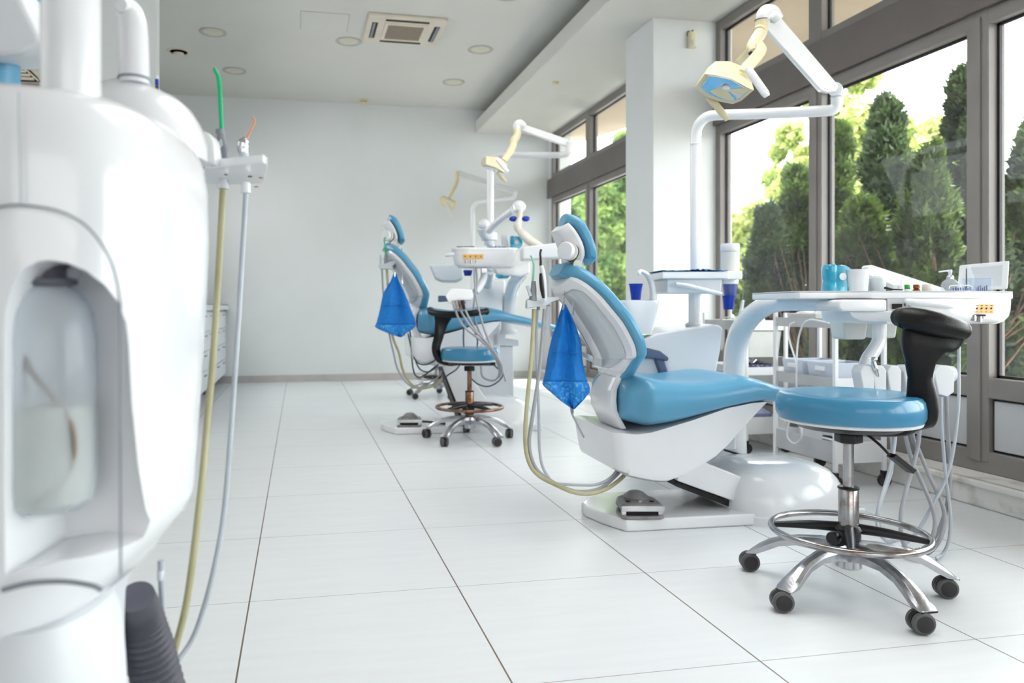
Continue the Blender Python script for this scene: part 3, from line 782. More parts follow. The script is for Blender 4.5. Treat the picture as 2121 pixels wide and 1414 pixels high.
bib('blue paper bib hanging behind the headrest of the middle dental chair',
    [(566, 815, 821), (584, 808, 828), (605, 795, 838), (625, 790, 846), (645, 786, 853), (668, 780, 861), (678, 778, 858), (690, 805, 842), (698, 828, 832)],
    4.93, [[(824, 512, 4.96), (823, 530, 4.94), (818, 568, 4.93)], [(832, 514, 4.96), (833, 540, 4.94), (834, 575, 4.93)]], '')
# ------------------------------------------------------------------ operator stools
def stool(label, c, phase, seat_z, parts_back=True, ring_dz=0, rust=False, R0=.275, rs=.195, wheels=None, knob=-2.3, lev=True, tilt=0.0):
    cu, cv = c
    t = thing('operator_stool', label, 'stool', (cu, cv, 0), 'wheeled stools')
    hub = MB()
    hub.lathe((cu, cv, .075), [(.030, 0), (.036, .004), (.036, .05), (.048, .06), (.048, .075), (.03, .082)], 28)
    build('hub', hub, ALU, t)
    for k in range(5):
        a = phase + k * 2 * math.pi / 5; dx, dy = math.cos(a), math.sin(a)
        def p(r, z_, s_=0): return (cu + dx * r - dy * s_, cv + dy * r + dx * s_, z_)
        R = []
        for r, zt, zb, w in ((.03, .155, .10, .030), (.08, .152, .112, .025), (.14, .142, .112, .019), (.19, .128, .098, .018), (.225, .112, .078, .021), (.255, .092, .062, .026), (.278, .072, .058, .026), (.290, .060, .056, .022)):
            r *= R0 / .275
            R.append([p(r, zb, -w), p(r, zb + (zt - zb) * .55, -w * 1.05), p(r, zt - .004, -w * .65), p(r, zt, 0), p(r, zt - .004, w * .65), p(r, zb + (zt - zb) * .55, w * 1.05), p(r, zb, w), p(r, zb + .005, w * .7), p(r, zb + .005, -w * .7)])
        leg = build('leg', MB().rings(R), ALU, t, bevel=.003)
        wa = (wheels[k] if wheels else a + .9)
        wx, wy = math.cos(wa), math.sin(wa)                     # wheel axle direction
        c0 = np.array(p(R0 * 1.0, .029)); ax = np.array((wx, wy, 0))
        c0 = c0 + np.array((wy, -wx, 0)) * .012
        m = MB()
        m.lathe(c0 - ax * .006, [(.004, 0), (.0285, .0), (.0285, .012), (.004, .012)], 24, axis=ax)
        m.cyl(p(R0, .045), p(R0, .066), .009)
        hood = build('caster', m, BLACK2, leg)
        for s_ in (-1, 1):
            W = MB().lathe(c0 + ax * s_ * .0075, [(.015, 0), (.0282, .001), (.0290, .006), (.0282, .011), (.0225, .0145)], 30, axis=ax * s_)
            build('tyre', W, RUBBER2, leg)
            build('wheel_disc', MB().lathe(c0 + ax * s_ * .0075, [(.0215, .010), (.0215, .0155), (.019, .0165), (.002, .0165)], 26, axis=ax * s_), RUBBER, leg)
    # column
    col = CHROME if not rust else RUSTY
    build('lower_sleeve', MB().lathe((cu, cv, .155), [(.024, 0), (.027, .003), (.027, .145), (.024, .15)], 28), col if not rust else RUSTY, t)
    build('sleeve_collar', MB().lathe((cu, cv, .302), [(.026, 0), (.029, .002), (.029, .006), (.026, .008)], 28), BLACK2, t)
    build('gas_lift', MB().cyl((cu, cv, .30), (cu, cv, seat_z - .12), .0145), col, t)
    # foot ring and its spider
    zr = .178 + ring_dz
    build('foot_ring', MB().torus((cu, cv, zr), .207, .0095), CHROME if not rust else RUSTY, t)
    build('ring_collar', MB().lathe((cu, cv, zr - .045), [(.026, 0), (.033, .004), (.033, .05), (.040, .056), (.030, .066)], 28), BLACK2, t)
    for k in range(4):
        a = phase * .5 + .55 + k * math.pi / 2
        build('ring_spoke', MB().tube([(cu + .02 * math.cos(a), cv + .02 * math.sin(a), zr + .012), (cu + .10 * math.cos(a), cv + .10 * math.sin(a), zr + .008), (cu + .2 * math.cos(a), cv + .2 * math.sin(a), zr - .003)],
                                      [.015, .013, .008], 10), BLACK2, t)
    build('ring_knob', MB().lathe((cu + .05 * math.cos(knob), cv + .05 * math.sin(knob), zr - .006), [(.006, 0), (.006, .02), (.016, .021), (.019, .026), (.019, .038), (.016, .044)], 16, axis=(math.cos(knob), math.sin(knob), .05)), BLACK2, t)
    # mechanism and seat
    build('tilt_mechanism', MB().lathe((cu, cv, seat_z - .145), [(.030, 0), (.038, .003), (.038, .026), (.034, .03)], 6).box((cu - .05, cv - .05, seat_z - .108), (cu + .16, cv + .05, seat_z - .088)), BLACK2, t, bevel=.004)
    seat = [(.11, -.100), (.13, -.098), (rs * .93, -.080)]
    build('seat_plate', MB().lathe((cu, cv, seat_z), [(.11, -.103), (.135, -.101), (rs * .80, -.086), (rs * .5, -.08)], 40), BLACK2, t)
    build('seat_trim', MB().lathe((cu, cv, seat_z), [(rs * .75, -.088), (rs * .95, -.082), (rs * .965, -.076), (rs * .93, -.068)], 48), WHITE2, t)
    build('seat', MB().lathe((cu, cv, seat_z), [(rs * .9, -.074), (rs * .97, -.072), (rs, -.060), (rs * 1.005, -.035), (rs * .99, -.014), (rs * .95, -.003), (rs * .88, .001), (rs * .6, -.002), (rs * .3, -.004), (.005, -.004)], 56), BLUE2, t)
    if lev:
        build('height_lever', MB().tube([(cu + .04, cv - .02, seat_z - .115), (cu + .065, cv - .05, seat_z - .145), (cu + .085, cv - .07, seat_z - .175)], .004, 8)
              .hexa([(cu + .08, cv - .085, seat_z - .172), (cu + .075, cv - .06, seat_z - .172), (cu + .125, cv - .07, seat_z - .215), (cu + .13, cv - .095, seat_z - .215),
                     (cu + .09, cv - .085, seat_z - .163), (cu + .085, cv - .06, seat_z - .163), (cu + .135, cv - .07, seat_z - .205), (cu + .14, cv - .095, seat_z - .205)]), BLACK2, t)
    return t

D1 = 2.19
near = stool('blue seated stool with tall black back and round foot ring, nearest the camera', (1.166, 2.19), math.radians(65), .582,
             wheels=[math.radians(x) for x in (200, 262, 262, 268, 262)], knob=math.radians(215))
# its ribbed backrest: foot under the seat, curved blade, wide pad
def blade(t, path, name='backrest', ribs=True):
    """path of (centre point, half width vector length, thickness)"""
    P = catmull([p[0] for p in path], 6)
    W = np.interp(np.linspace(0, len(path) - 1, len(P)), range(len(path)), [p[1] for p in path])
    T = np.interp(np.linspace(0, len(path) - 1, len(P)), range(len(path)), [p[2] for p in path])
    DD = catmull([p[3] for p in path], 6)
    R = []
    for i, p in enumerate(P):
        p = np.array(p); tan = np.array(P[min(i + 1, len(P) - 1)]) - np.array(P[max(i - 1, 0)]); tan /= np.linalg.norm(tan)
        wd = np.array(DD[i]); wd = wd - tan * wd.dot(tan); wd /= np.linalg.norm(wd); nd = np.cross(tan, wd)
        ring = []
        m = 34
        for k in range(m):
            a = 2 * math.pi * k / m; c, s_ = math.cos(a), math.sin(a)
            x = W[i] * math.copysign(abs(c) ** .6, c); y = T[i] * math.copysign(abs(s_) ** .6, s_)
            if ribs and i < len(P) * .62: y *= 1 - .13 * (math.cos(x / max(W[i], 1e-6) * 3.5 * math.pi) < -.2) * (1 - i / len(P))
            ring.append(tuple(p + wd * x + nd * y))
        R.append(ring)
    return build(name, MB().rings(R), BLACK, t)
wd = (.80, -.60, 0)
wdp = (.90, -.40, -.14)
blade(near, [(q(1800, 893, 2.17), .030, .012, (.3, 1, 0)), (q(1842, 893, 2.15), .036, .013, (.4, .9, 0)), (q(1885, 886, 2.12), .040, .016, (.6, .8, 0)), (q(1907, 860, 2.10), .041, .022, wd), (q(1909, 820, 2.09), .037, .024, wd),
             (q(1906, 780, 2.09), .030, .026, wd), (q(1906, 745, 2.08), .038, .026, (.9, -.4, 0)), (q(1913, 715, 2.07), .058, .024, (.97, -.2, -.1)), (q(1927, 690, 2.07), .082, .022, (.97, -.2, -.14)), (q(1933, 672, 2.06), .092, .02, (.98, -.15, -.16))])
build('back_pad', MB().tube([q(1868, 657, 2.10), q(1885, 660, 2.07), q(1912, 665, 2.05), q(1940, 671, 2.04), q(1970, 679, 2.04), q(1990, 684, 2.05)], [.028, .033, .034, .033, .030, .026], 20, flat=1.0)
      .ball(q(1868, 657, 2.10), .0285).ball(q(1990, 684, 2.05), .0265), BLACK, near)
build('pivot_screw', MB().cyl(q(1842, 893, 2.10), q(1843, 893, 2.08), .008), CHROME2, near)

mid = stool('smaller looking blue stool with T-shaped black back, in front of the middle dental chair', (.134, 4.71), math.radians(20), .578, rust=True, rs=.18,
            wheels=[math.radians(x) for x in (350, 200, 215, 190, 280)], knob=math.radians(250), lev=False, ring_dz=.03)
blade(mid, [(q(948, 752, 4.7), .03, .014, (0, 1, 0)), (q(928, 752, 4.72), .035, .016, (0, 1, 0)), (q(910, 743, 4.72), .036, .02, (.3, 1, 0)), (q(903, 722, 4.72), .034, .022, (.4, 1, 0)), (q(909, 695, 4.72), .034, .022, (.6, .8, 0)),
            (q(914, 670, 4.72), .042, .02, (.9, .4, 0)), (q(918, 652, 4.71), .062, .018, (1, .2, 0))], ribs=False)
build('back_pad', MB().tube([q(892, 641, 4.86), q(896, 647, 4.74), q(920, 651, 4.66), q(955, 651, 4.6), q(985, 648, 4.58), q(1006, 645, 4.62)], [.022, .026, .027, .026, .025, .022], 16, flat=.8)
      .ball(q(1007, 645, 4.62), .022), BLACK, mid)
far = stool('farthest stool, mostly hidden behind the middle dental chair', (-.10, 7.0), math.radians(12), .50, rs=.17, lev=False,
            wheels=[math.radians(x) for x in (250, 260, 240, 270, 250)])
# ------------------------------------------------------------------ near treatment unit: cabinet with bowl, lamp, trays
b = (q(1420, 0, 3.55)[0], 3.55, 0)
t = thing('cuspidor_cabinet', 'white spittoon cabinet behind the seat of the nearest dental chair', 'dental unit', b, 'spittoon cabinets')
build('cabinet_body', MB().sil([(1290, 735), (1330, 702), (1362, 690), (1400, 683), (1450, 676), (1480, 672), (1493, 674), (1499, 682), (1497, 700), (1490, 740), (1481, 790), (1478, 850), (1510, 872), (1526, 892),
                                (1526, 933), (1400, 933), (1290, 880)], 3.35, 3.76), WHITE, t, bevel=.014, seg=3)
build('support_foot', MB().box((q(1440, 0, 3.5)[0], 3.42, 0), (q(1520, 0, 3.5)[0], 3.7, .2)), WHITE2, t, bevel=.005)
R = []
for y, hw in ((690, .055), (680, .062), (655, .074), (634, .083), (628, .087), (624, .087), (622, .085)):
    c = q(1318, y, 3.42); R.append(sup(c[0] + .004, c[1], hw, .075, c[2], 32, 4.5))
build('spittoon_bowl', MB().rings(R), WHITE, t)
build('bowl_basin', MB().rings([sup(q(1318, 0, 3.42)[0] + .004, 3.42, .076, .064, q(0, 621.6, 3.42)[2] , 32, 4)], caps=(True, True)), WHITE2, t)
build('filling_tap', MB().tube([q(1352, 628, 3.42), q(1353, 605, 3.42), q(1349, 585, 3.42), q(1340, 569, 3.41), q(1330, 562, 3.40), q(1324, 561, 3.39)], [.0165, .0155, .0135, .011, .009, .008], 16)
      .lathe(q(1324, 570, 3.39), [(.007, 0), (.009, .004), (.009, .018), (.006, .022)], 14), WHITE, t)
build('cup_shelf', MB().box(q(1300, 624, 3.36), tuple(np.add(q(1335, 621, 3.36), (0, .05, 0)))), WHITE, t, bevel=.002)
cup = build('drinking_cup', MB().lathe(q(1317, 621, 3.385), [(.0205, 0), (.0225, .02), (.029, .066), (.0318, .070), (.0318, .073), (.028, .072), (.021, .004)], 30), DBLUE)
tag(cup, 'royal blue plastic cup standing beside the curved white filling tap', 'cup', 'blue drinking cups')

# lamp post with articulated lamp
t = thing('operating_lamp', 'cream operating lamp on the tall post before the pillar, nearest the camera', 'dental lamp', q(1440, 672, 3.5), 'operating lamps')
build('lower_post', MB().cyl(q(1439.5, 672, 3.5), q(1439.5, 580, 3.5), .029), WHITE, t)
build('lower_post_ring', MB().lathe(q(1437, 674, 3.5), [(.040, 0), (.040, .004), (.032, .012), (.030, .014)], 30), WHITE2, t)
build('post', MB().cyl(q(1441, 590, 3.5), q(1441, 298, 3.5), .0245, n=28), WHITE, t)
build('post_ring', MB().lathe(q(1441, 301, 3.5), [(.0245, 0), (.026, .002), (.026, .008), (.0245, .010)], 28), WHITE2, t)
build('swivel_arm', MB().tube([q(1441, 300, 3.5), q(1441, 285, 3.5), q(1444, 266, 3.49), q(1453, 251, 3.47), q(1468, 241, 3.45), q(1495, 238, 3.42), q(1560, 236, 3.36), q(1640, 233, 3.28), q(1700, 230, 3.22), q(1722, 228, 3.2), q(1732, 220, 3.19), q(1734, 205, 3.18), q(1734, 190, 3.18)],
                              [.0245, .0245, .0243, .024, .0235, .0235, .0235, .024, .024, .024, .024, .024, .024], 20), WHITE, t)
build('elbow_ring', MB().lathe(q(1734, 203, 3.18), [(.0245, 0), (.0262, .001), (.0262, .005), (.0245, .006)], 26), GREYP, t)
build('elbow_cap', MB().ball(q(1732, 186, 3.18), (.026, .026, .03)).cyl(q(1729, 184, 3.15), q(1729, 184, 3.21), .028), WHITE, t)
S1 = [(1583, 40), (1600, 22), (1612, 28), (1738, 176), (1733, 188), (1716, 190), (1700, 186), (1588, 60)]
MBs = MB()
n0, n1 = 3.02, 3.14
f = [q(x, y, n0 + (n1 - n0) * (x - 1583) / 155) for x, y in S1]
k2 = [(p[0] + .01, p[1] + .045, p[2] + .002) for p in f]
MBs.rings([f, k2])
build('spring_arm', MBs, WHITE, t, bevel=.008)
for x, y in ((1604, 31), (1597, 46), (1714, 185), (1709, 183), (1729, 177)):
    D = n0 + (n1 - n0) * (x - 1583) / 155
    build('arm_screw', MB().lathe(q(x, y, D - .0005), [(.002, 0), (.002, .001)], 10, axis=(0, -1, 0)), DARK, t)
build('top_knuckle', MB().tube([q(1580, 42, 3.0), q(1581, 32, 3.0), q(1588, 25, 3.01), q(1600, 26, 3.02), q(1612, 40, 3.03)], [.026, .028, .030, .028, .022], 18), WHITE, t)
build('knuckle_seam', MB().torus(q(1578, 42, 3.0), .0265, .0014, 40, 6), DARK, t)
build('neck', MB().tube([q(1578, 42, 3.0), q(1577, 58, 3.0), q(1574, 70, 2.99), q(1565, 84, 2.97), q(1560, 98, 2.95), q(1561, 108, 2.93)], [.0255, .0255, .025, .024, .026, .017], 18), CREAM, t)
build('neck_ring', MB().tube([q(1575, 64, 2.995), q(1573, 67, 2.99)], [.0268, .0262], 20, smooth=0), CREAM, t)
yk = MB()
yk.tube([q(1573, 86, 2.95), q(1578, 100, 2.90), q(1566, 118, 2.84), q(1550, 136, 2.79), q(1540, 148, 2.76)], [.016, .020, .022, .022, .017], 12, flat=.32, up=(0, 1, 0))
build('yoke', yk, CREAM, t)
build('yoke_far_side', MB().tube([q(1556, 102, 2.98), q(1546, 116, 3.0), q(1530, 130, 3.02)], [.016, .020, .016], 12, flat=.3, up=(0, 1, 0)), CREAM, t)
build('yoke_bolt', MB().lathe(q(1555, 111, 2.90), [(.008, 0), (.009, .003), (.006, .008)], 14, axis=(-.3, -1, .1)), DARK, t)
# lamp head: hood tapering from the front frame to a smaller back
F0 = [(1439, 181), (1460, 152), (1487, 156), (1516, 163), (1545, 181), (1563, 186), (1535, 210), (1518, 216), (1490, 211), (1462, 200)]
fr = [q(x, y, D) for (x, y), D in zip(F0, (2.80, 2.74, 2.72, 2.70, 2.69, 2.70, 2.74, 2.78, 2.80, 2.81))]
B0 = [(1452, 160), (1466, 140), (1482, 126), (1510, 126), (1538, 136), (1552, 150), (1556, 172), (1530, 190), (1500, 188), (1468, 182)]
bk = [q(x, y, D) for (x, y), D in zip(B0, (2.90, 2.89, 2.88, 2.87, 2.86, 2.86, 2.87, 2.90, 2.92, 2.93))]
mid_ = [tuple(np.array(a) * .4 + np.array(c) * .6) for a, c in zip(fr, bk)]
build('lamp_hood', MB().rings([fr, mid_, bk]), CREAM, t, bevel=.004)
cc = np.mean(np.array(fr), 0)
inn = [tuple(cc + (np.array(p) - cc) * .80 + np.array((-.0, -.004, -.0))) for p in fr]
dish = []
for k, dd in ((.80, 0), (.62, .012), (.40, .022), (.15, .027)):
    dish.append([tuple(cc + (np.array(p) - cc) * k + np.array((0, -.0065 + dd * .15, 0))) for p in fr])
build('reflector', MB().rings(dish, caps=(False, True)), REFLECTOR, t)
build('bulb_shield', MB().ball(tuple(cc + np.array((.002, -.012, .004))), (.018, .012, .009)), WHITE2, t)
rim = [tuple(cc + (np.array(p) - cc) * .82 + np.array((0, -.007, 0))) for p in fr]
build('reflector_rim', MB().tube(rim + [rim[0]], .0022, 8, smooth=0), GREYP, t)
build('handle', MB().tube([q(1549, 140, 2.66), q(1556, 152, 2.65), q(1570, 172, 2.64), q(1584, 192, 2.63), q(1589, 200, 2.63)], [.011, .014, .014, .014, .010], 14, flat=.45, up=(.4, 1, 0)), WHITE, t)
build('far_handle', MB().tube([q(1466, 200, 2.84), q(1478, 212, 2.82), q(1494, 232, 2.80), q(1507, 248, 2.79)], [.012, .014, .013, .010], 14, flat=.45, up=(.4, 1, 0)), CREAM, t)

# paper lined side tray on the post
t = thing('side_tray', 'small white tray lined with crumpled blue paper, clamped round the nearest lamp post', 'tray', q(1440, 608, 3.45))
p0, p1 = q(1372, 577, 3.33), q(1510, 562, 3.33)
build('tray_plate', MB().box(p0, (p1[0], 3.60, p1[2])), WHITE, t, bevel=.005)
pp = MB(); rows = []
rng = np.random.default_rng(5)
for j in range(7):
    rows.append([(p0[0] - .004 + (p1[0] - p0[0] + .0) * i / 24, 3.325 + .265 * j / 6, p1[2] + .003 + abs(rng.normal(0, .0055)) * (.4 + .6 * (i > 10))) for i in range(25)])
build('paper_liner', pp.grid(rows), PAPER, t, solid=.001)
build('tray_body', MB().sil([(1382, 577), (1495, 577), (1494, 604), (1488, 607), (1385, 607), (1382, 604)], 3.36, 3.58), WHITE2, t, bevel=.006)
build('tray_handle', MB().tube([q(1400, 588, 3.34), q(1425, 592, 3.33), q(1460, 601, 3.32), q(1495, 609, 3.31)], [.009, .012, .012, .009], 12), WHITE, t)
# cup dispenser
t = thing('cup_dispenser', 'white cup dispenser with lid, clear blue sleeve below, right of the blue-lined tray', 'cup dispenser', q(1512, 618, 3.45))
c = q(1512, 583, 3.45)
build('bracket', MB().box((q(1490, 0, 3.4)[0], 3.36, q(0, 579, 3.4)[2]), (q(1531, 0, 3.4)[0], 3.52, q(0, 562, 3.4)[2])), WHITE, t, bevel=.005)
build('canister', MB().lathe(c, [(.037, .035), (.041, .04), (.041, .135), (.038, .138)], 32), FROST, t)
build('lid', MB().lathe(c, [(.041, .138), (.042, .14), (.042, .168), (.039, .173), (.005, .174)], 32), WHITE2, t)
build('collar', MB().lathe(c, [(.034, -.012), (.036, -.01), (.037, .008), (.034, .01)], 30), WHITE, t)
build('sleeve', MB().lathe(c, [(.026, -.066), (.031, -.035), (.034, -.010)], 30), LBLUE, t)
cup = build('drinking_cup', MB().lathe(q(1509, 641, 3.44), [(.021, 0), (.0225, .004), (.027, .062), (.028, .064), (.026, .063), (.021, .004)], 30), DBLUE)
tag(cup, 'royal blue plastic cup pulled half out of the clear blue dispenser sleeve', 'cup', 'blue drinking cups')

# ------------------------------------------------------------------ near instrument table
t = thing('instrument_table', 'wide white instrument table on a curved arm, behind the black stool backrest', 'instrument table', (q(1522, 0, 3.46)[0], 3.46, 0), 'instrument tables')
build('arm_base', MB().lathe((q(1522, 0, 3.46)[0], 3.46, 0), [(.07, 0), (.07, .02), (.055, .03), (.049, .3), (.049, .47)], 30), WHITE, t)
build('curved_arm', MB().tube([q(1522, 800, 3.46), q(1521, 760, 3.45), q(1524, 722, 3.42), q(1535, 685, 3.36), q(1556, 655, 3.26), q(1586, 634, 3.15), q(1620, 626, 3.04), q(1680, 626, 2.88), q(1745, 628, 2.80)],
                              [.049, .0485, .048, .0465, .044, .040, .036, .033, .031], 24), WHITE, t)
zt, zb_t = q(0, 605, 2.62)[2], q(0, 619, 2.62)[2]
plan = [q(1643, 0, 2.60), q(1655, 0, 2.575), q(1800, 0, 2.55), q(1965, 0, 2.53), q(1995, 0, 2.54), q(2092, 0, 2.64), q(2098, 0, 2.67), (q(2098, 0, 2.67)[0] + .03, 2.98, 0), (q(2098, 0, 2.67)[0], 3.02, 0), (q(1643, 0, 2.60)[0] + .04, 3.02, 0), (q(1643, 0, 2.6)[0], 2.95, 0)]
build('table_top', MB().prism([(p[0], p[1]) for p in plan], zt, zb_t, axis=2), WHITE, t, bevel=.005, seg=3)
build('rim', MB().prism([(p[0] * 1, p[1]) for p in plan], zt, zt + .003, axis=2), WHITE2, t, bevel=.001)
def inset(k, du=0): 
    c = np.mean(np.array(plan), 0)
    return [tuple(c[:2] + (np.array(p[:2]) - c[:2]) * k + np.array((du, 0))) for p in plan]
ub = q(1836, 0, 2.56)[0]
c0 = np.mean(np.array(plan), 0)
P2 = [(max(p[0], ub), p[1]) for p in inset(.975, .004)]
zb3, zb4 = q(0, 655, 2.6)[2], q(0, 671, 2.6)[2]
def scl(P, k, sh=0): 
    c = np.mean(np.array(P), 0); return [(c[0] + (p[0] - c[0]) * k + sh, c[1] + (p[1] - c[1]) * k) for p in P]
R = [[(x, y, zz) for x, y in scl(P2, k, s_)] for zz, k, s_ in ((zb_t, 1, 0), (zb3 + .02, .995, 0), (zb3, .985, -.002), (zb4 + .008, .95, -.008), (zb4, .90, -.014))]
build('table_body', MB().rings(R), WHITE, t)
# keypad pod at the left of the body
build('control_pod', MB().sil([(1737, 622), (1745, 620), (1838, 620), (1838, 645), (1745, 645), (1737, 638)], 2.50, 2.66), WHITE, t, bevel=.008)
build('keypad_print', MB().box(tuple(np.add(q(1745, 619.4, 2.52), (0, 0, 0))), tuple(np.add(q(1815, 619, 2.52), (0, .10, .0005)))), INKB, t, smooth=False)
build('pod_underside', MB().rings([[q(x, 644, 2.53) if k == 0 else q(x, 644, 2.70) for x, k in ((1756, 0), (1860, 0), (1860, 1), (1756, 1))],
                                   [q(x, 657, 2.54) if k == 0 else q(x, 657, 2.70) for x, k in ((1764, 0), (1860, 0), (1860, 1), (1764, 1))],
                                   [q(x, 666, 2.56) if k == 0 else q(x, 666, 2.70) for x, k in ((1784, 0), (1860, 0), (1860, 1), (1784, 1))]]), WHITE2, t, bevel=.006)
build('grab_bar', MB().tube([q(1880, 624, 2.53), q(1890, 626, 2.50), q(1930, 628, 2.49), q(1962, 631, 2.50), q(1972, 632, 2.53)], [.011, .0125, .0125, .0125, .011], 14), WHITE, t)
build('vent_slot', MB().box(q(1849, 640, 2.545), tuple(np.add(q(1869, 629, 2.545), (0, .004, 0)))), DARK, t, smooth=False)
build('chrome_knob', MB().lathe(q(1877, 630, 2.555), [(.012, 0), (.012, .012), (.009, .016), (.003, .017)], 20, axis=(0, -1, 0)), CHROME2, t)
# brass label, four valve marks, writing
lp = build('brass_label', MB().hexa([q(2017, 648, 2.571), q(2017, 629, 2.571), q(2058, 630, 2.605), q(2058, 649, 2.605)] + [tuple(np.add(p, (0, .004, 0))) for p in (q(2017, 648, 2.571), q(2017, 629, 2.571), q(2058, 630, 2.605), q(2058, 649, 2.605))]), BRASS, t, smooth=False)
for k in range(4):
    x = 2023 + 9.9 * k; D = 2.570 + .034 * (x - 2017) / 41
    build('label_print', MB().box(q(x - 3.2, 633.4, D - .0006), tuple(np.add(q(x + 3.2, 632.2, D - .0006), (0, .001, 0)))).box(q(x - 1.8, 646, D - .0006), tuple(np.add(q(x + 1.8, 645, D - .0006), (0, .001, 0))))
          .lathe(q(x, 639, D - .0006), [(.0028, 0), (.0028, .0012)], 10, axis=(0, -1, 0)).box(q(x, 638, D - .0008), tuple(np.add(q(x + 2.6, 636.6, D - .0008), (0, .001, 0)))), INK, lp, smooth=False)
for x, y1, r in ((2017, 664, .0075), (2029, 667, .0075), (2036, 660, .004)):
    D = 2.575 + .03 * (x - 2017) / 41
    build('hose_connector', MB().cyl(q(x, 652, D), q(x, y1, D), r, n=14), CHROME, t)
build('connector_recess', MB().box(q(2009, 655, 2.573), tuple(np.add(q(2042, 651, 2.573), (0, .05, 0)))), DARK, t, smooth=False)
# S-shaped post to the instrument holder
build('holder_post', MB().tube([q(1822, 660, 2.68), q(1822, 690, 2.68), q(1820, 706, 2.68), q(1811, 724, 2.67), q(1799, 742, 2.66), q(1792, 760, 2.64), q(1792, 785, 2.62), q(1795, 800, 2.60)],
                               [.0225, .0225, .023, .0235, .024, .023, .022, .02], 20), WHITE, t)
hold = build('instrument_holder', MB().tube([q(1782, 775, 2.62), q(1850, 775, 2.60), q(1940, 774, 2.58), q(1972, 774, 2.58)], [.030, .032, .032, .030], 16, smooth=0, flat=.9), WHITE2, t)
for x in (1797, 1822, 1853, 1888, 1922, 1956):
    w = 15 if x < 1950 else 22
    build('holder_block', MB().sil([(x - w, 770), (x - w * .55, 757), (x + w * .5, 757), (x + w, 768), (x + w * .95, 812), (x + w * .3, 822), (x - w * .5, 816)], 2.52, 2.58), WHITE2, t, bevel=.004)
for x in (1812, 1838, 1870, 1905, 1938):
    build('holder_slot', MB().box(q(x - 2.5, 815, 2.575), tuple(np.add(q(x + 2.5, 765, 2.575), (0, .006, 0)))), DARK, t, smooth=False)
# instruments with their hoses (each leaves the holder, dips to the floor, climbs back under the table)
hp = thing('dental_handpiece', 'chrome handpiece with hooked tip in the first slot of the near instrument holder', 'handpiece', q(1812, 792, 2.53), 'handpieces of the near table')
build('body', MB().tube([q(1808, 748, 2.52), q(1813, 765, 2.52), q(1818, 785, 2.53), q(1824, 806, 2.54)], [.008, .0085, .007, .006], 14), CHROME2, hp)
build('head', MB().lathe(q(1808, 744, 2.52), [(.006, 0), (.009, .002), (.009, .010), (.005, .013)], 16, axis=(.1, -1, .1)), CHROME2, hp)
build('bur', MB().tube([q(1808, 744, 2.515), q(1800, 743, 2.51), q(1794, 740, 2.51)], .0015, 6), CHROME2, hp)
HP = [
    [(1838, 815, 2.55), (1842, 880, 2.54), (1848, 920, 2.54), (1846, 975, 2.53), (1828, 1030, 2.5), (1818, 1062, 2.48), (1824, 1100, 2.47), (1838, 1122, 2.5), (1862, 1118, 2.6)],
    [(1856, 815, 2.55), (1856, 880, 2.54), (1850, 940, 2.52), (1835, 1000, 2.5), (1822, 1040, 2.46), (1816, 1075, 2.44), (1823, 1105, 2.43), (1837, 1120, 2.5), (1850, 1118, 2.6)],
    [(1905, 815, 2.55), (1904, 900, 2.55), (1893, 960, 2.53), (1878, 1010, 2.50), (1867, 1060, 2.47), (1866, 1100, 2.45), (1874, 1130, 2.45), (1890, 1140, 2.5)],
    [(1870, 815, 2.58), (1872, 880, 2.58), (1888, 950, 2.56), (1910, 1000, 2.53), (1931, 1050, 2.5), (1937, 1085, 2.48), (1930, 1115, 2.47), (1912, 1140, 2.5), (1898, 1140, 2.55)],
    [(1888, 815, 2.58), (1890, 900, 2.58), (1900, 925, 2.57), (1925, 985, 2.55), (1952, 1045, 2.52), (1956, 1085, 2.5), (1945, 1120, 2.48), (1922, 1145, 2.5), (1905, 1145, 2.56)],
    [(1949, 820, 2.54), (1950, 880, 2.54), (1955, 940, 2.54), (1959, 990, 2.53), (1967, 1050, 2.52), (1969, 1090, 2.50), (1964, 1125, 2.49), (1952, 1148, 2.48), (1938, 1160, 2.46)],
    [(1960, 820, 2.57), (1963, 900, 2.57), (1968, 960, 2.56), (1964, 1030, 2.54), (1950, 1085, 2.52), (1930, 1120, 2.5), (1905, 1142, 2.5)],
    [(1986, 668, 2.60), (1986, 760, 2.58), (1985, 840, 2.56), (1975, 930, 2.54), (1960, 990, 2.53), (1935, 1040, 2.52), (1900, 1100, 2.5), (1870, 1132, 2.48)],
    [(1880, 1140, 2.50), (1888, 1160, 2.47), (1905, 1168, 2.45), (1935, 1160, 2.46)],
]
for i, h_ in enumerate(HP):
    z0 = [q(*p) for p in h_]
    z0 = [(p[0], p[1], max(p[2], .008)) for p in z0]
    o = build('instrument_hose', MB().tube(z0, .0068 if i in (2, 3, 4, 6) else .0055, 10), HOSEG if i in (2, 3, 4, 6) else HOSEW, t)
# frosted bins hooked on the rear edge of the table
for (x0, x1, y1, D) in ((1743, 1800, 703, 3.03), (1806, 1862, 700, 3.06)):
    a_, b_ = q(x0, 645, D), q(x1, y1, D)
    build('waste_bin', MB().rings([[(a_[0] + .012, D, b_[2]), (b_[0] - .012, D, b_[2]), (b_[0] - .012, D + .10, b_[2]), (a_[0] + .012, D + .10, b_[2])],
                                   [(a_[0], D - .005, a_[2]), (b_[0], D - .005, a_[2]), (b_[0], D + .12, a_[2]), (a_[0], D + .12, a_[2])]]), FROST, t, bevel=.008)
# folding white arm behind the table
build('rear_arm', MB().sil([(1797, 551), (1806, 548), (1830, 556), (1955, 596), (1962, 606), (1880, 606), (1800, 570)], 3.04, 3.09), WHITE, t, bevel=.006)

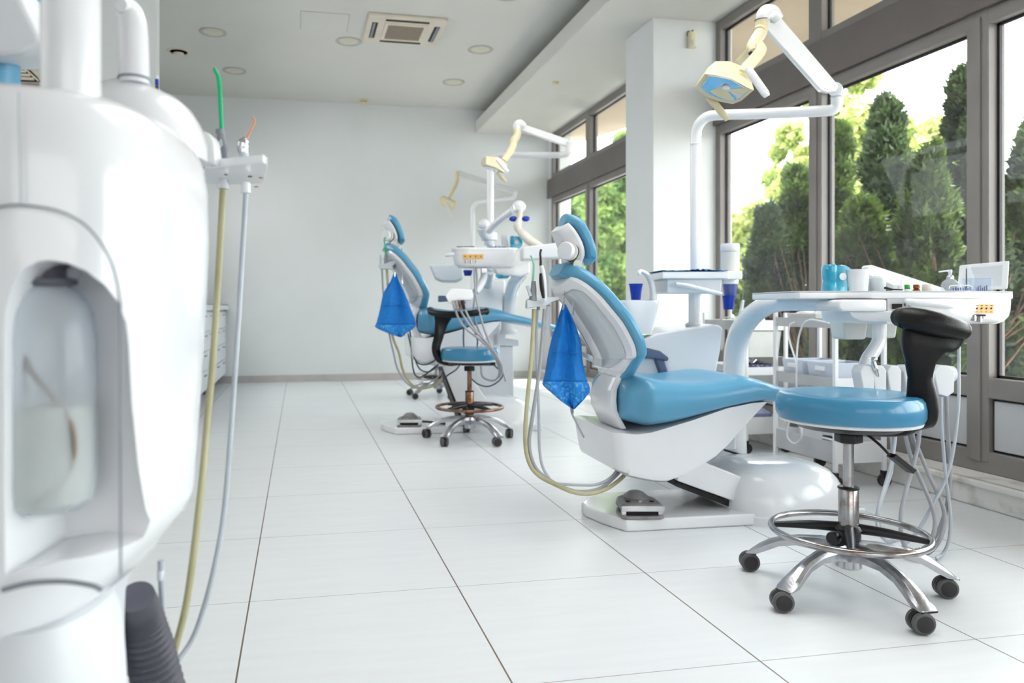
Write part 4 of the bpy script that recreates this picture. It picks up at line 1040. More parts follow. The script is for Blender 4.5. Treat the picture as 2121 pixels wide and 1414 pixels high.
ZT = zt + .0035
def on(px, D): return (q(px, 0, D)[0], D, ZT)
def put(name, label, cat, px, D, parts, group='things on the near instrument table'):
    b = on(px, D); o = thing(name, label, cat, b, group)
    for nm, fn, m in parts: build(nm, fn(b), m, o)
    return o
# teal roll dispenser
b = on(1730, 2.70); t = thing('roll_dispenser', 'turquoise translucent roll dispenser at the left of the instrument table', 'dispenser', b, 'things on the near instrument table')
h = q(0, 548, 2.7)[2] - ZT
def dispenser(b, h, w, t):
    build('shell', MB().rings([sup(b[0] - w * .28, b[1], w * .24 * k, .034 * k, b[2] + h * z_, 24, 3) for z_, k in ((0, .95), (.05, 1), (.30, .97), (.40, .85), (.48, .97), (.8, 1), (.93, .97), (1, .75))]), TEAL, t)
    build('roll_drum', MB().lathe((b[0] + w * .17, b[1] - .026, b[2] + h * .52), [(.012, 0), (h * .44, .001), (h * .46, .006), (h * .46, .048), (h * .44, .052)], 30, axis=(0, 1, 0)), TEAL, t)
    build('roll_hub', MB().lathe((b[0] + w * .17, b[1] - .027, b[2] + h * .55), [(.012, 0), (.013, -.002), (.006, -.003)], 18, axis=(0, 1, 0)), WHITE2, t)
    build('foot', MB().rings([sup(b[0], b[1], w * .50, .036, b[2] + z_, 24, 4) for z_ in (0, h * .16)]), TEAL, t)
dispenser(b, h, .076, t)
put('plastic_beaker', 'plain white plastic beaker right of the turquoise dispenser', 'beaker', 1775, 2.68, [('beaker', lambda b: MB().lathe(b, [(.033, 0), (.035, .002), (.039, .074), (.0405, .077), (.039, .078), (.034, .004)], 32), WHITE2)])
put('cotton_dispenser', 'silver grey cylinder topped with cotton wool beside the white beaker', 'dispenser', 1817, 2.68, [
    ('canister', lambda b: MB().lathe(b, [(.025, 0), (.0265, .002), (.0265, .046), (.025, .049), (.019, .05), (.019, .04)], 30), GREYP),
    ('cotton_tuft', lambda b: MB().ball((b[0], b[1], b[2] + .052), (.017, .017, .012), 14, 8).ball((b[0] - .006, b[1], b[2] + .06), (.008, .008, .008), 10, 6).ball((b[0] + .008, b[1], b[2] + .057), (.007, .008, .007), 10, 6), COTTON)])
put('medicine_bottle', 'tiny square white capped bottle left of the dropper bottle', 'bottle', 1855, 2.66, [('body', lambda b: MB().rings([sup(b[0], b[1], .009, .009, b[2] + z_, 16, 5) for z_ in (0, .006)]), WHITE), ('cap', lambda b: MB().lathe(b, [(.0085, .006), (.009, .007), (.009, .022), (.008, .024)], 18), WHITE2)])
put('dropper_bottle', 'little white dropper bottle with pointed tip', 'bottle', 1867, 2.65, [('body', lambda b: MB().lathe(b, [(.009, 0), (.0095, .001), (.0095, .014), (.007, .018)], 18), WHITE2), ('tip', lambda b: MB().lathe(b, [(.007, .018), (.0085, .019), (.0075, .026), (.0045, .032), (.0035, .041), (.001, .043)], 16), WHITE)])
put('medicine_bottle', 'little bottle with green cap beside the dropper bottle', 'bottle', 1879, 2.65, [('body', lambda b: MB().lathe(b, [(.010, 0), (.0105, .001), (.0105, .006), (.008, .008)], 18), WHITE2), ('cap', lambda b: MB().lathe(b, [(.0085, .008), (.009, .009), (.0088, .022), (.008, .024)], 20), GREENC)])
put('medicine_bottle', 'little amber glass bottle between the green and cream caps', 'bottle', 1898, 2.65, [('body', lambda b: MB().lathe(b, [(.012, 0), (.0125, .002), (.011, .007), (.007, .009)], 20), AMBER), ('cap', lambda b: MB().lathe(b, [(.0075, .009), (.0105, .011), (.0105, .022), (.009, .024)], 20), AMBER)])
put('screw_jar', 'low jar with cream screw lid right of the amber bottle', 'jar', 1921, 2.65, [('lid', lambda b: MB().lathe(b, [(.0165, 0), (.0172, .001), (.0172, .022), (.016, .025), (.003, .0255)], 28), CREAM2), ('jar_body', lambda b: MB().lathe(b, [(.0155, 0), (.0155, .0012)], 20), WHITE2)])
put('pump_bottle', 'clear grey pump bottle with long thin spout', 'bottle', 1968, 2.70, [
    ('body', lambda b: MB().lathe(b, [(.026, 0), (.028, .002), (.028, .026), (.026, .032), (.019, .040), (.012, .045)], 30), CLEARB),
    ('collar', lambda b: MB().lathe(b, [(.0105, .044), (.0115, .045), (.0115, .054), (.008, .058)], 20), CHROME2),
    ('pump_head', lambda b: MB().lathe(b, [(.005, .057), (.0055, .068), (.0065, .069), (.0065, .078), (.005, .079)], 16).tube([(b[0], b[1], b[2] + .075), (b[0] - .02, b[1], b[2] + .074), (b[0] - .040, b[1], b[2] + .071)], [.004, .003, .0025], 10), WHITE2)])
# display panel on the rear right
t = thing('display_panel', 'cream framed grey display panel leaning at the right end of the instrument table', 'display', on(2045, 2.95))
A = [q(1984, 603, 2.93), q(1990, 549, 2.93), q(2091, 540, 2.86), q(2087, 598, 2.86)]
Bk = [tuple(np.add(p, (.016, .03, 0))) for p in A]
build('housing', MB().rings([A, Bk]), WHITE2, t, bevel=.004)
c = np.mean(np.array(A), 0)
Sx = [tuple(c + (np.array(p) - c) * .74 + np.array((-.001, -.0012, 0))) for p in A]
build('screen', MB().rings([Sx, [tuple(np.add(p, (0, .002, 0))) for p in Sx]]), SCREEN, t, smooth=False)
build('stand', MB().cyl((c[0] + .02, 2.935, ZT), (c[0] + .02, 2.935, ZT + .05), .012), CREAM2, t)
t = thing('ointment_tube', 'silver blue ointment tube standing upright before the display panel', 'tube', on(2010, 2.66), 'things on the near instrument table')
build('tube', MB().rings([[q(x, y, D) for x, y, D in r] for r in ([(2003, 605, 2.66), (2019, 605, 2.66), (2019, 605, 2.68), (2003, 605, 2.68)], [(2003, 575, 2.665), (2018, 575, 2.665), (2018, 575, 2.675), (2003, 575, 2.675)], [(2001, 550, 2.669), (2008, 549, 2.669), (2008, 549, 2.671), (2001, 550, 2.671)])]), GREYP, t, bevel=.001)
build('print', MB().box(q(2001, 600, 2.655), tuple(np.add(q(2003, 556, 2.655), (0, .001, 0)))), INKB, t, smooth=False)
t = thing('bur_rack', 'clear acrylic rack with blue burs at the right front of the table', 'rack', on(2030, 2.64), 'things on the near instrument table')
x0, x1 = q(2018, 0, 2.64)[0], q(2062, 0, 2.64)[0]
build('case', MB().rings([sup((x0 + x1) / 2, 2.68, (x1 - x0) / 2, .035, ZT + z_, 24, 5) for z_ in (0, .045)], caps=(True, False)), WIREC, t)
build('rim_wire', MB().tube([(p[0], p[1], ZT + .046) for p in sup((x0 + x1) / 2, 2.68, (x1 - x0) / 2, .035, 0, 24, 5)] + [(sup((x0 + x1) / 2, 2.68, (x1 - x0) / 2, .035, 0, 24, 5)[0][0], 2.68, ZT + .046)], .0012, 6, smooth=0), WIREC, t)
for i in range(9):
    xx = x0 + (x1 - x0) * (i + .7) / 10
    o = build('bur', MB().cyl((xx, 2.67, ZT + .001), (xx + .002, 2.672, ZT + .014 + .004 * (i % 3)), .0024, n=8), DBLUE if i % 2 else INKB, t)
t = thing('bur_box', 'low clear white box of blue burs in front of the ointment tube', 'box', on(1993, 2.6), 'things on the near instrument table')
build('box', MB().rings([sup(on(1993, 2.62)[0], 2.62, .040, .022, ZT + z_, 20, 5) for z_ in (0, .012)]), WIREC, t)
build('carry_handle', MB().tube([(on(1970, 2.6)[0], 2.61, ZT + .008), (on(1975, 2.6)[0], 2.61, ZT + .019), (on(2012, 2.6)[0], 2.61, ZT + .019), (on(2018, 2.6)[0], 2.61, ZT + .008)], .0018, 8), WHITE, t)
for i in range(8):
    build('bur', MB().cyl((on(1975 + i * 5, 2.6)[0], 2.6, ZT + .002), (on(1975 + i * 5, 2.6)[0], 2.601, ZT + .010 + .003 * (i % 2)), .002, n=8), INKB if i % 3 else DBLUE, t)
t = thing('dental_probe', 'dark steel probe lying flat beside the cotton cylinder', 'probe', on(1838, 2.6), 'things on the near instrument table')
build('shaft', MB().tube([(on(1832, 2.62)[0], 2.62, ZT + .012), (on(1848, 2.6)[0], 2.60, ZT + .006), (on(1870, 2.58)[0], 2.58, ZT + .004)], [.004, .003, .002], 8), BLACK2, t)

# assistant's holder of the near chair, with suction and curing light
t = thing('assistant_holder', 'small grey instrument bracket left of the nearest headrest, holding two handpieces', 'holder', q(1125, 637, 2.75), 'assistant instrument brackets')
build('bracket', MB().rings([[q(1091, 639, 2.74), q(1092, 621, 2.74), q(1098, 616, 2.80), q(1158, 614, 2.84), q(1162, 620, 2.84), q(1150, 622, 2.80), q(1130, 633, 2.76)],
                             [tuple(np.add(p, (0, .06, 0))) for p in (q(1091, 639, 2.74), q(1092, 621, 2.74), q(1098, 616, 2.80), q(1158, 614, 2.84), q(1162, 620, 2.84), q(1150, 622, 2.80), q(1130, 633, 2.76))]]), GREYP, t, bevel=.004)
build('bracket_arm', MB().tube([q(1136, 632, 2.84), q(1134, 660, 2.86), q(1137, 682, 2.88), q(1150, 704, 2.92), q(1180, 720, 3.0), q(1230, 745, 3.2), q(1290, 770, 3.4)], [.012, .013, .014, .015, .015, .015, .015], 12, flat=.7), WHITE2, t)
def inst(name, label, parts, hose, m, r, cat='handpiece', grp='instruments in the brackets'):
    o = thing(name, label, cat, q(*hose[0]), grp)
    for nm, mbx, mm in parts: build(nm, mbx, mm, o)
    hz = [q(*p) for p in hose]
    build('hose', MB().tube([(p[0], p[1], max(p[2], r + .002)) for p in hz], r, 10), m, o)
    return o
inst('suction_handpiece', 'grey suction handpiece with pale green tip in the bracket by the nearest headrest',
     [('tip', MB().tube([q(1103, 582, 2.77), q(1105, 560, 2.77), q(1105, 545, 2.77), q(1101, 532, 2.77), q(1098, 529, 2.77)], [.004, .0038, .0034, .003, .0026], 10), MINT),
      ('grip', MB().tube([q(1104, 622, 2.77), q(1104, 608, 2.77), q(1105, 598, 2.77), q(1105, 582, 2.77)], [.014, .013, .011, .008], 14), HANDG),
      ('lever', MB().sil([(1090, 592), (1095, 590), (1102, 612), (1097, 614)], 2.755, 2.775), GREYP)],
     [(1106, 640, 2.77), (1104, 690, 2.76), (1099, 760, 2.74), (1092, 830, 2.72), (1088, 890, 2.70), (1090, 935, 2.69), (1101, 968, 2.68), (1121, 988, 2.67), (1148, 1002, 2.67), (1185, 1018, 2.68), (1222, 1022, 2.72), (1256, 1012, 2.8), (1285, 992, 2.88), (1302, 970, 2.95), (1312, 935, 3.0)], HOSEO, .0078)
inst('curing_light', 'white curing light with black grip and black tip beside the pale green suction tip',
     [('body', MB().tube([q(1128, 622, 2.76), q(1127, 596, 2.76), q(1124, 565, 2.76), q(1121, 550, 2.76)], [.009, .011, .010, .007], 14), WHITE2),
      ('grip_pad', MB().tube([q(1120, 566, 2.748), q(1121, 580, 2.746), q(1123, 600, 2.748), q(1126, 617, 2.750)], [.005, .008, .008, .005], 12), BLACK2),
      ('tip', MB().tube([q(1120, 550, 2.76), q(1120, 536, 2.76), q(1119, 525, 2.76), q(1121, 516, 2.76)], [.005, .0045, .004, .004], 10), BLACK2)],
     [(1128, 640, 2.77), (1124, 690, 2.76), (1118, 760, 2.74), (1108, 830, 2.72), (1100, 880, 2.71), (1096, 915, 2.70), (1100, 945, 2.69), (1112, 972, 2.68), (1136, 992, 2.68), (1165, 1008, 2.68), (1200, 1018, 2.7), (1240, 1012, 2.78), (1270, 990, 2.86), (1292, 965, 2.95), (1302, 935, 3.0)], HOSEG, .0068)
inst('air_syringe', 'thin syringe hose hanging behind the curing light from the same bracket',
     [('stub', MB().cyl(q(1115, 622, 2.80), q(1115, 642, 2.80), .006), HANDG)],
     [(1113, 640, 2.80), (1111, 700, 2.80), (1113, 780, 2.79), (1116, 860, 2.78), (1117, 920, 2.77), (1122, 960, 2.76), (1134, 985, 2.75), (1150, 1000, 2.75), (1200, 1004, 2.76), (1240, 1002, 2.8), (1268, 986, 2.86), (1285, 960, 2.95), (1295, 935, 3.0)], HOSEW, .0055)
inst('air_syringe', 'curved loose tube hanging below the nearest blue bib',
     [('stub', MB().cyl(q(1186, 846, 2.83), q(1186, 856, 2.83), .004), HANDG)],
     [(1184, 800, 2.9), (1183, 848, 2.9), (1192, 872, 2.9), (1202, 892, 2.9), (1209, 905, 2.92)], HOSEW, .004, cat='tube')
# ------------------------------------------------------------------ white trolleys by the window (room axes)
def wbuild(*a, **k): return build(*a, world=True, **k)
def cart(label, x0, y0, x1, y1, zs, top):
    t = thing('white_trolley', label, 'trolley', ((x0 + x1) / 2, (y0 + y1) / 2, 0), 'white trolleys', world=True)
    for x in (x0, x1):
        for y in (y0, y1):
            lg = wbuild('post', MB().box((x - .009, y - .009, .075), (x + .009, y + .009, top)), CARTM, t, bevel=.002)
            wbuild('caster', MB().lathe((x, y - .012, .03), [(.004, 0), (.028, .001), (.03, .006), (.03, .018), (.028, .023), (.004, .024)], 20, axis=(.2, 1, 0)), RUBBER, lg)
            wbuild('caster_fork', MB().box((x - .006, y - .016, .03), (x + .006, y + .016, .075)), BLACK2, lg)
    for zz, hh in zs:
        S = MB()
        S.box((x0, y0, zz), (x1, y1, zz + .006))
        sh = wbuild('shelf', S, CARTM, t, smooth=False)
        for nm, bx in (('side', ((x0 - .001, y0, zz), (x0 + .004, y1, zz + hh))), ('side', ((x1 - .004, y0, zz), (x1 + .001, y1, zz + hh))),
                       ('side', ((x0, y0 - .001, zz), (x1, y0 + .004, zz + hh))), ('side', ((x0, y1 - .004, zz), (x1, y1 + .001, zz + hh)))):
            wbuild('shelf_side', MB().box(*bx), CARTS if bx[0][0] < x0 + .0 and bx[1][0] < x0 + .01 else CARTM, sh, smooth=False)
    return t
cart('white trolley with two grey baskets, behind the near stool seat', 2.405, 3.03, 2.66, 3.47, ((.115, .095), (.455, .05), (.735, .045)), .815)
cart('white trolley beside the pillar, behind the curved white arm', 2.49, 3.86, 2.74, 4.31, ((.11, .095), (.445, .045), (.70, .055)), .80)
# on the right trolley
def bin_(name, label, x0, y0, x1, y1, z0, h, m, flare=.012, slots=False, cat='bin', grp='containers on the trolleys'):
    t = thing(name, label, cat, ((x0 + x1) / 2, (y0 + y1) / 2, z0), grp, world=True)
    o = lambda k, zz: [(x0 + k, y0 + k, zz), (x1 - k, y0 + k, zz), (x1 - k, y1 - k, zz), (x0 + k, y1 - k, zz)]
    wbuild('shell', MB().rings([o(flare, z0), o(0, z0 + h), o(.006, z0 + h), o(flare + .006, z0 + .006)]), m, t, bevel=.003)
    if slots:
        for yy in ((y0 + y1) / 2,):
            wbuild('grip_hole', MB().box((x0 - .002, yy - .035, z0 + h * .62), (x0 + .004, yy + .035, z0 + h * .82)), WHITE, t, bevel=.004)
    return t
bin_('storage_basket', 'grey plastic basket with grip hole, rear one on the middle trolley shelf', 2.42, 3.28, 2.64, 3.44, .462, .11, BASKET, slots=True, cat='basket')
bin_('storage_basket', 'grey plastic basket with grip hole, front one on the middle trolley shelf', 2.42, 3.06, 2.64, 3.25, .462, .11, BASKET, slots=True, cat='basket')
bin_('storage_bin', 'frosted white bin of cotton on top of the right trolley', 2.43, 3.20, 2.60, 3.42, .742, .06, FROST)
t = thing('cotton_pile', 'heap of cotton rolls in the frosted bin on the right trolley', 'cotton', (2.51, 3.31, .76), world=True)
rng = random.Random(3); CB = MB()
for i in range(16):
    CB.ball((2.46 + rng.random() * .11, 3.23 + rng.random() * .16, .785 + rng.random() * .02), (.022, .022, .016), 10, 6)
o = wbuild('rolls', CB, COTTON, t); o['kind'] = 'stuff'
t = thing('reagent_bottle', 'amber glass bottle standing on the right trolley', 'bottle', (2.445, 3.12, .741), world=True)
wbuild('body', MB().lathe((2.445, 3.12, .741), [(.026, 0), (.029, .003), (.029, .05), (.024, .062), (.014, .068), (.013, .08), (.016, .082), (.016, .088)], 26), AMBER, t)
wbuild('label', MB().lathe((2.445, 3.12, .741), [(.0294, .012), (.0296, .013), (.0296, .034), (.0294, .035)], 26), WHITE2, t)
t = thing('teal_syringe', 'tiny turquoise tipped syringe lying right of the amber bottle', 'syringe', (2.43, 3.07, .742), world=True)
wbuild('barrel', MB().cyl((2.425, 3.085, .790), (2.43, 3.045, .783), .006, n=12), TEAL, t)
wbuild('needle', MB().cyl((2.43, 3.045, .783), (2.432, 3.02, .781), .002, n=8), CHROME2, t)
bin_('storage_bin', 'white box on the bottom shelf of the right trolley', 2.50, 3.24, 2.64, 3.42, .121, .14, WHITE2, flare=.004, cat='box')
t = thing('power_cord', 'white cord looped over the right trolley and hanging in a drop shape', 'cord', (2.38, 3.25, .4), world=True)
X_ = 2.385
cp = [X(1722, 672), ] if False else None
def at_x(px, py, x):
    a_ = (px - CX) / F_PX; r = (sT + a_ * cT, cT - a_ * sT, -(py - CY) / F_PX); k = x / r[0]
    return (x, r[1] * k, CAMH + r[2] * k)
wbuild('cable', MB().tube([at_x(1718, 669, 2.375), at_x(1695, 664, 2.37), at_x(1678, 662, 2.365), at_x(1664, 672, 2.365), at_x(1654, 700, 2.36), at_x(1650, 745, 2.35), at_x(1650, 800, 2.35), at_x(1652, 858, 2.35),
                           at_x(1660, 885, 2.345), at_x(1659, 908, 2.345), at_x(1645, 918, 2.345), at_x(1631, 905, 2.345), at_x(1633, 880, 2.345), at_x(1642, 855, 2.35), at_x(1651, 800, 2.355), at_x(1648, 750, 2.36),
                           at_x(1637, 712, 2.37), at_x(1633, 690, 2.375), at_x(1637, 672, 2.38), at_x(1648, 667, 2.39)], .0042, 10), WHITE2, t)
t = thing('cable_coil', 'coil of white and black cable on the bottom shelf of the right trolley', 'cable', (2.47, 3.12, .121), world=True)
for k in range(4):
    wbuild('loop', MB().tube([(2.47 + .05 * math.cos(a) + .006 * k, 3.12 + .07 * math.sin(a), .15 + .012 * k + .04 * math.sin(a * .5) ** 2) for a in [i * .524 for i in range(13)]], .006, 8, smooth=3), WHITE2 if k % 2 == 0 else BLACK2, t)
# on the left trolley
t = thing('instrument_basket', 'dark blue basket of small instruments on the middle shelf of the left trolley', 'basket', (2.61, 4.0, .452), world=True)
wbuild('basket', MB().rings([sup(2.61, 4.0, .10, .11, .452 + z_, 28, 4) for z_ in (0, .05)], caps=(True, False)), NAVY, t, solid=.004)
rng = random.Random(8)
for k in range(10):
    a = rng.random() * 6.28
    wbuild('instrument', MB().cyl((2.61 - .06 * math.cos(a), 4.0 - .07 * math.sin(a), .47), (2.61 + .07 * math.cos(a), 4.0 + .08 * math.sin(a), .515 + rng.random() * .02), .004, n=8), NAVY if k % 2 else CHROME2, t)
bin_('storage_bin', 'frosted white bin hanging under the top shelf of the left trolley', 2.51, 3.87, 2.72, 4.05, .545, .15, FROST)
bin_('storage_bin', 'low white box on the top shelf of the left trolley', 2.52, 4.06, 2.72, 4.28, .708, .05, WHITE2, flare=.004, cat='box')
t = thing('ultrasonic_scaler', 'white ultrasonic scaler unit with pointed handpiece on the left trolley', 'scaler', (2.60, 3.95, .708), world=True)
wbuild('housing', MB().rings([sup(2.60, 3.96, .06 * k, .055 * k, .708 + z_, 24, 3) for z_, k in ((0, 1), (.05, 1), (.08, .8), (.095, .5))]), WHITE, t)
wbuild('handpiece', MB().tube([at_x(1530, 668, 2.50), at_x(1535, 645, 2.50), at_x(1539, 622, 2.50)], [.007, .010, .007], 12), WHITE2, t)
wbuild('tip', MB().tube([at_x(1538, 622, 2.50), at_x(1539, 612, 2.50), at_x(1541, 602, 2.50)], [.003, .002, .0015], 8), CHROME, t)
wbuild('cord', MB().tube([at_x(1484, 672, 2.46), at_x(1492, 662, 2.46), at_x(1505, 657, 2.47), at_x(1518, 660, 2.48)], .0035, 8), GREYP, t)
t = thing('black_tablet', 'small black screened device standing on the left trolley behind the arm', 'device', (2.66, 3.90, .708), world=True)
wbuild('slab', MB().hexa([at_x(1541, 652, 2.6), at_x(1545, 635, 2.6), at_x(1562, 634, 2.62), at_x(1560, 652, 2.62)] + [tuple(np.add(p, (.012, .01, 0))) for p in (at_x(1541, 652, 2.6), at_x(1545, 635, 2.6), at_x(1562, 634, 2.62), at_x(1560, 652, 2.62))]), BLACK2, t, smooth=False)
t = thing('folded_cloth', 'blue-grey cloth bundle on the bottom shelf of the left trolley', 'cloth', (2.60, 4.05, .12), world=True)
wbuild('bundle', MB().rings([sup(2.61, 4.03, .10 * k, .14 * k, .12 + z_, 24, 3) for z_, k in ((0, .95), (.04, 1), (.10, .97), (.12, .7))]), mat('blue_grey_cloth', lin(140, 146, 176), .8, noise=(20, lin(118, 124, 156), .4, .7)), t)
# ------------------------------------------------------------------ middle treatment unit
t = thing('operating_lamp', 'cream operating lamp on the middle post, which also carries the x-ray arm', 'dental lamp', q(1016, 500, 5.2), 'operating lamps')
build('post', MB().cyl(q(1016, 560, 5.2), q(1016, 352, 5.2), .024, n=20), WHITE, t)
build('swivel_arm', MB().tube([q(1016, 356, 5.2), q(1017, 340, 5.2), q(1024, 326, 5.18), q(1040, 321, 5.14), q(1090, 321, 5.0), q(1150, 321, 4.84), q(1170, 320, 4.8), q(1178, 314, 4.78), q(1180, 300, 4.78), q(1179, 294, 4.78)], .0205, 16), WHITE, t)
A = [q(1064, 258, 4.62), q(1075, 253, 4.62), q(1178, 288, 4.78), q(1184, 298, 4.78), q(1172, 302, 4.78), q(1082, 270, 4.62)]
build('spring_arm', MB().rings([A, [tuple(np.add(p, (.005, .045, 0))) for p in A]]), WHITE, t, bevel=.008)
build('top_knuckle', MB().tube([q(1071, 268, 4.62), q(1071, 260, 4.62), q(1077, 256, 4.62), q(1086, 262, 4.63)], [.024, .027, .027, .022], 14), WHITE, t)
build('neck', MB().tube([q(1071, 268, 4.62), q(1071, 280, 4.6), q(1064, 292, 4.58), q(1061, 302, 4.56)], [.023, .023, .025, .017], 14), CREAM, t)
build('yoke', MB().tube([q(1065, 296, 4.55), q(1058, 312, 4.50), q(1044, 332, 4.47)], [.019, .022, .018], 12, flat=.4, up=(0, 1, 0)), CREAM, t)
F0 = [(996, 343), (1001, 330), (1035, 332), (1052, 345), (1044, 357), (1030, 358), (1010, 352)]
fr = [q(x, y, 4.38) for x, y in F0]
cc = np.mean(np.array(fr), 0)
fr = [q(996, 343, 4.42), q(1006, 341, 4.30), q(1028, 348, 4.28), q(1042, 357, 4.32), q(1046, 358, 4.45), q(1030, 357, 4.5), q(1008, 350, 4.5)]
bk = [q(998, 330, 4.42), q(1006, 323, 4.34), q(1030, 324, 4.32), q(1046, 334, 4.34), q(1052, 340, 4.46), q(1032, 330, 4.5), q(1010, 326, 4.5)]
build('lamp_hood', MB().rings([fr, bk]), CREAM, t, bevel=.006)
cc = np.mean(np.array(fr), 0)
build('reflector', MB().rings([[tuple(cc + (np.array(p) - cc) * k + np.array((0, 0, -.002))) for p in fr] for k in (.82, .3)], caps=(False, True)), REFLECTOR, t)
build('handle', MB().tube([q(1030, 330, 4.26), q(1040, 342, 4.24), q(1052, 356, 4.22)], [.010, .014, .010], 12, flat=.5, up=(0, 1, 0)), WHITE, t)
build('far_handle', MB().tube([q(1030, 358, 4.5), q(1038, 366, 4.5), q(1048, 376, 4.5)], [.010, .013, .010], 12, flat=.5, up=(0, 1, 0)), CREAM, t)

t = thing('operating_lamp', 'farthest cream operating lamp, hanging before the back wall', 'dental lamp', (q(979, 560, 7.4)[0], 7.4, 0), 'operating lamps')
build('post', MB().cyl((q(979, 560, 7.4)[0], 7.4, .3), q(979, 440, 7.4), .022, n=16), WHITE, t)
build('post_foot', MB().box((q(960, 0, 7.4)[0], 7.3, 0), (q(998, 0, 7.4)[0], 7.5, .3)), WHITE2, t, bevel=.01)
build('swivel_arm', MB().tube([q(979, 442, 7.4), q(979, 432, 7.4), q(985, 422, 7.38), q(996, 418, 7.35), q(1030, 414, 7.2), q(1060, 410, 7.1), q(1066, 404, 7.08), q(1067, 396, 7.07)], .020, 14), WHITE, t)
A = [q(943, 358, 6.9), q(950, 353, 6.9), q(1066, 390, 7.07), q(1070, 396, 7.07), q(1062, 400, 7.07), q(955, 366, 6.9)]
build('spring_arm', MB().rings([A, [tuple(np.add(p, (.005, .05, 0))) for p in A]]), WHITE, t, bevel=.008)
build('neck', MB().tube([q(947, 357, 6.88), q(947, 372, 6.86), q(942, 388, 6.84), q(935, 402, 6.8), q(931, 412, 6.78)], [.022, .022, .022, .017, .017], 12), CREAM, t)
fr = [q(907, 412, 6.7), q(913, 406, 6.7), q(943, 420, 6.66), q(943, 430, 6.66), q(934, 434, 6.66), q(912, 424, 6.7)]
build('lamp_hood', MB().rings([fr, [tuple(np.add(p, (.02, .14, .03))) for p in fr]]), CREAM, t, bevel=.01)
build('handle', MB().tube([q(926, 420, 6.62), q(932, 434, 6.6), q(938, 449, 6.6)], [.012, .016, .012], 12, flat=.5, up=(0, 1, 0)), CREAM2, t)

# x-ray unit on the middle post
t = thing('xray_unit', 'white dental x-ray arm with blue knobs and cream cone beside the nearest headrest', 'x-ray unit', q(1010, 512, 5.15))
build('clamp', MB().lathe(q(1013, 508, 5.18), [(.032, 0), (.034, .004), (.034, .03), (.040, .035), (.058, .036), (.058, .085), (.05, .09), (.026, .092)], 26), WHITE2, t)
build('shoulder_joint', MB().ball(q(1003, 466, 5.10), (.042, .042, .042)).tube([q(1000, 470, 5.10), q(1003, 480, 5.12), q(1010, 486, 5.15), q(1016, 488, 5.18)], [.040, .042, .040, .034], 16), WHITE, t)
build('lower_arm', MB().tube([q(1012, 478, 5.05), q(1035, 456, 4.95), q(1062, 436, 4.85)], [.026, .024, .024], 14), WHITE, t)
build('elbow', MB().ball(q(1075, 428, 4.8), (.044, .040, .042)).cyl(q(1062, 432, 4.8), q(1076, 430, 4.8), .03), WHITE, t)
for dx in (-13, 13):
    build('tension_knob', MB().ball(q(1076 + dx, 453, 4.78), (.026, .018, .018)), DBLUE, t)
build('forearm', MB().tube([q(1077, 436, 4.78), q(1076, 452, 4.77), q(1072, 468, 4.75), q(1075, 478, 4.74)], [.020, .016, .026, .022], 14), CREAM2, t)
build('tube_head', MB().tube([q(1074, 476, 4.74), q(1084, 486, 4.72), q(1100, 500, 4.7), q(1122, 512, 4.66)], [.020, .036, .038, .026], 16, flat=.8), CREAM2, t)
build('arm_housing', MB().sil([(1082, 512), (1095, 509), (1172, 500), (1190, 502), (1190, 532), (1082, 538)], 4.42, 4.58), WHITE2, t, bevel=.012)

# cabinet, bowl, table of the middle unit
t = thing('cuspidor_cabinet', 'white spittoon cabinet between the middle chair and its instrument table', 'dental unit', (q(1000, 0, 5.7)[0], 5.7, 0), 'spittoon cabinets')
build('cabinet_body', MB().sil([(990, 592), (1005, 580), (1040, 577), (1048, 582), (1046, 600), (1036, 690), (1036, 745), (985, 750), (940, 720), (940, 640)], 5.56, 5.95), WHITE, t, bevel=.02)
build('spittoon_bowl', MB().sil([(888, 548), (960, 545), (960, 577), (945, 584), (915, 583), (900, 577)], 5.50, 5.78), WHITE2, t, bevel=.015)
build('column_foot', MB().box((q(985, 0, 5.6)[0], 5.6, 0), (q(1064, 0, 5.6)[0], 5.85, .545)), WHITE2, t, bevel=.01)
build('wall_box', MB().sil([(1020, 690), (1048, 690), (1048, 702), (1075, 704), (1075, 716), (1020, 716)], 5.56, 5.8), WHITE2, t, bevel=.006)
build('swivel_link', MB().cyl(q(1016, 560, 5.2), q(1010, 592, 5.6), .03), WHITE, t)
cup = build('drinking_cup', MB().lathe(q(969, 571, 4.92), [(.022, 0), (.032, .036), (.030, .036)], 20), DBLUE)
tag(cup, 'royal blue cup under the left side of the middle instrument table', 'cup', 'blue drinking cups')

t = thing('instrument_table', 'compact white instrument table of the middle unit, seen left of the nearest headrest', 'instrument table', (q(1052, 0, 5.6)[0], 5.6, q(0, 690, 5.6)[2]), 'instrument tables')
build('arm_base', MB().lathe((q(1052, 0, 5.68)[0], 5.68, q(0, 692, 5.68)[2]), [(.075, 0), (.075, .02), (.055, .035)], 26), WHITE2, t)
build('curved_arm', MB().tube([q(1052, 690, 5.68), q(1052, 675, 5.68), q(1054, 645, 5.64), q(1058, 610, 5.5), q(1066, 585, 5.25), q(1080, 568, 4.98), q(1088, 560, 4.86)], [.052, .051, .050, .048, .045, .04, .035], 18), WHITE, t)
Rr = []
for y, k, du in ((514, 1.0, 0), (518, 1.0, 0), (534, .985, 0), (543, .955, 0), (549, .90, 0), (552, .82, 0)):
    cz = q(0, y, 4.6)[2]; u0, u1 = q(938, 0, 4.6)[0], q(1074, 0, 4.6)[0]; um = (u0 + u1) / 2
    Rr.append(sup(um, 4.75, (u1 - u0) / 2 * k, .15 * k, cz, 36, 5))
build('table_body', MB().rings(Rr), WHITE, t)
build('table_top', MB().rings([sup(um, 4.75, (u1 - u0) / 2 + .006, .156, q(0, y, 4.6)[2], 36, 5) for y in (517, 512.5)]), WHITE, t)
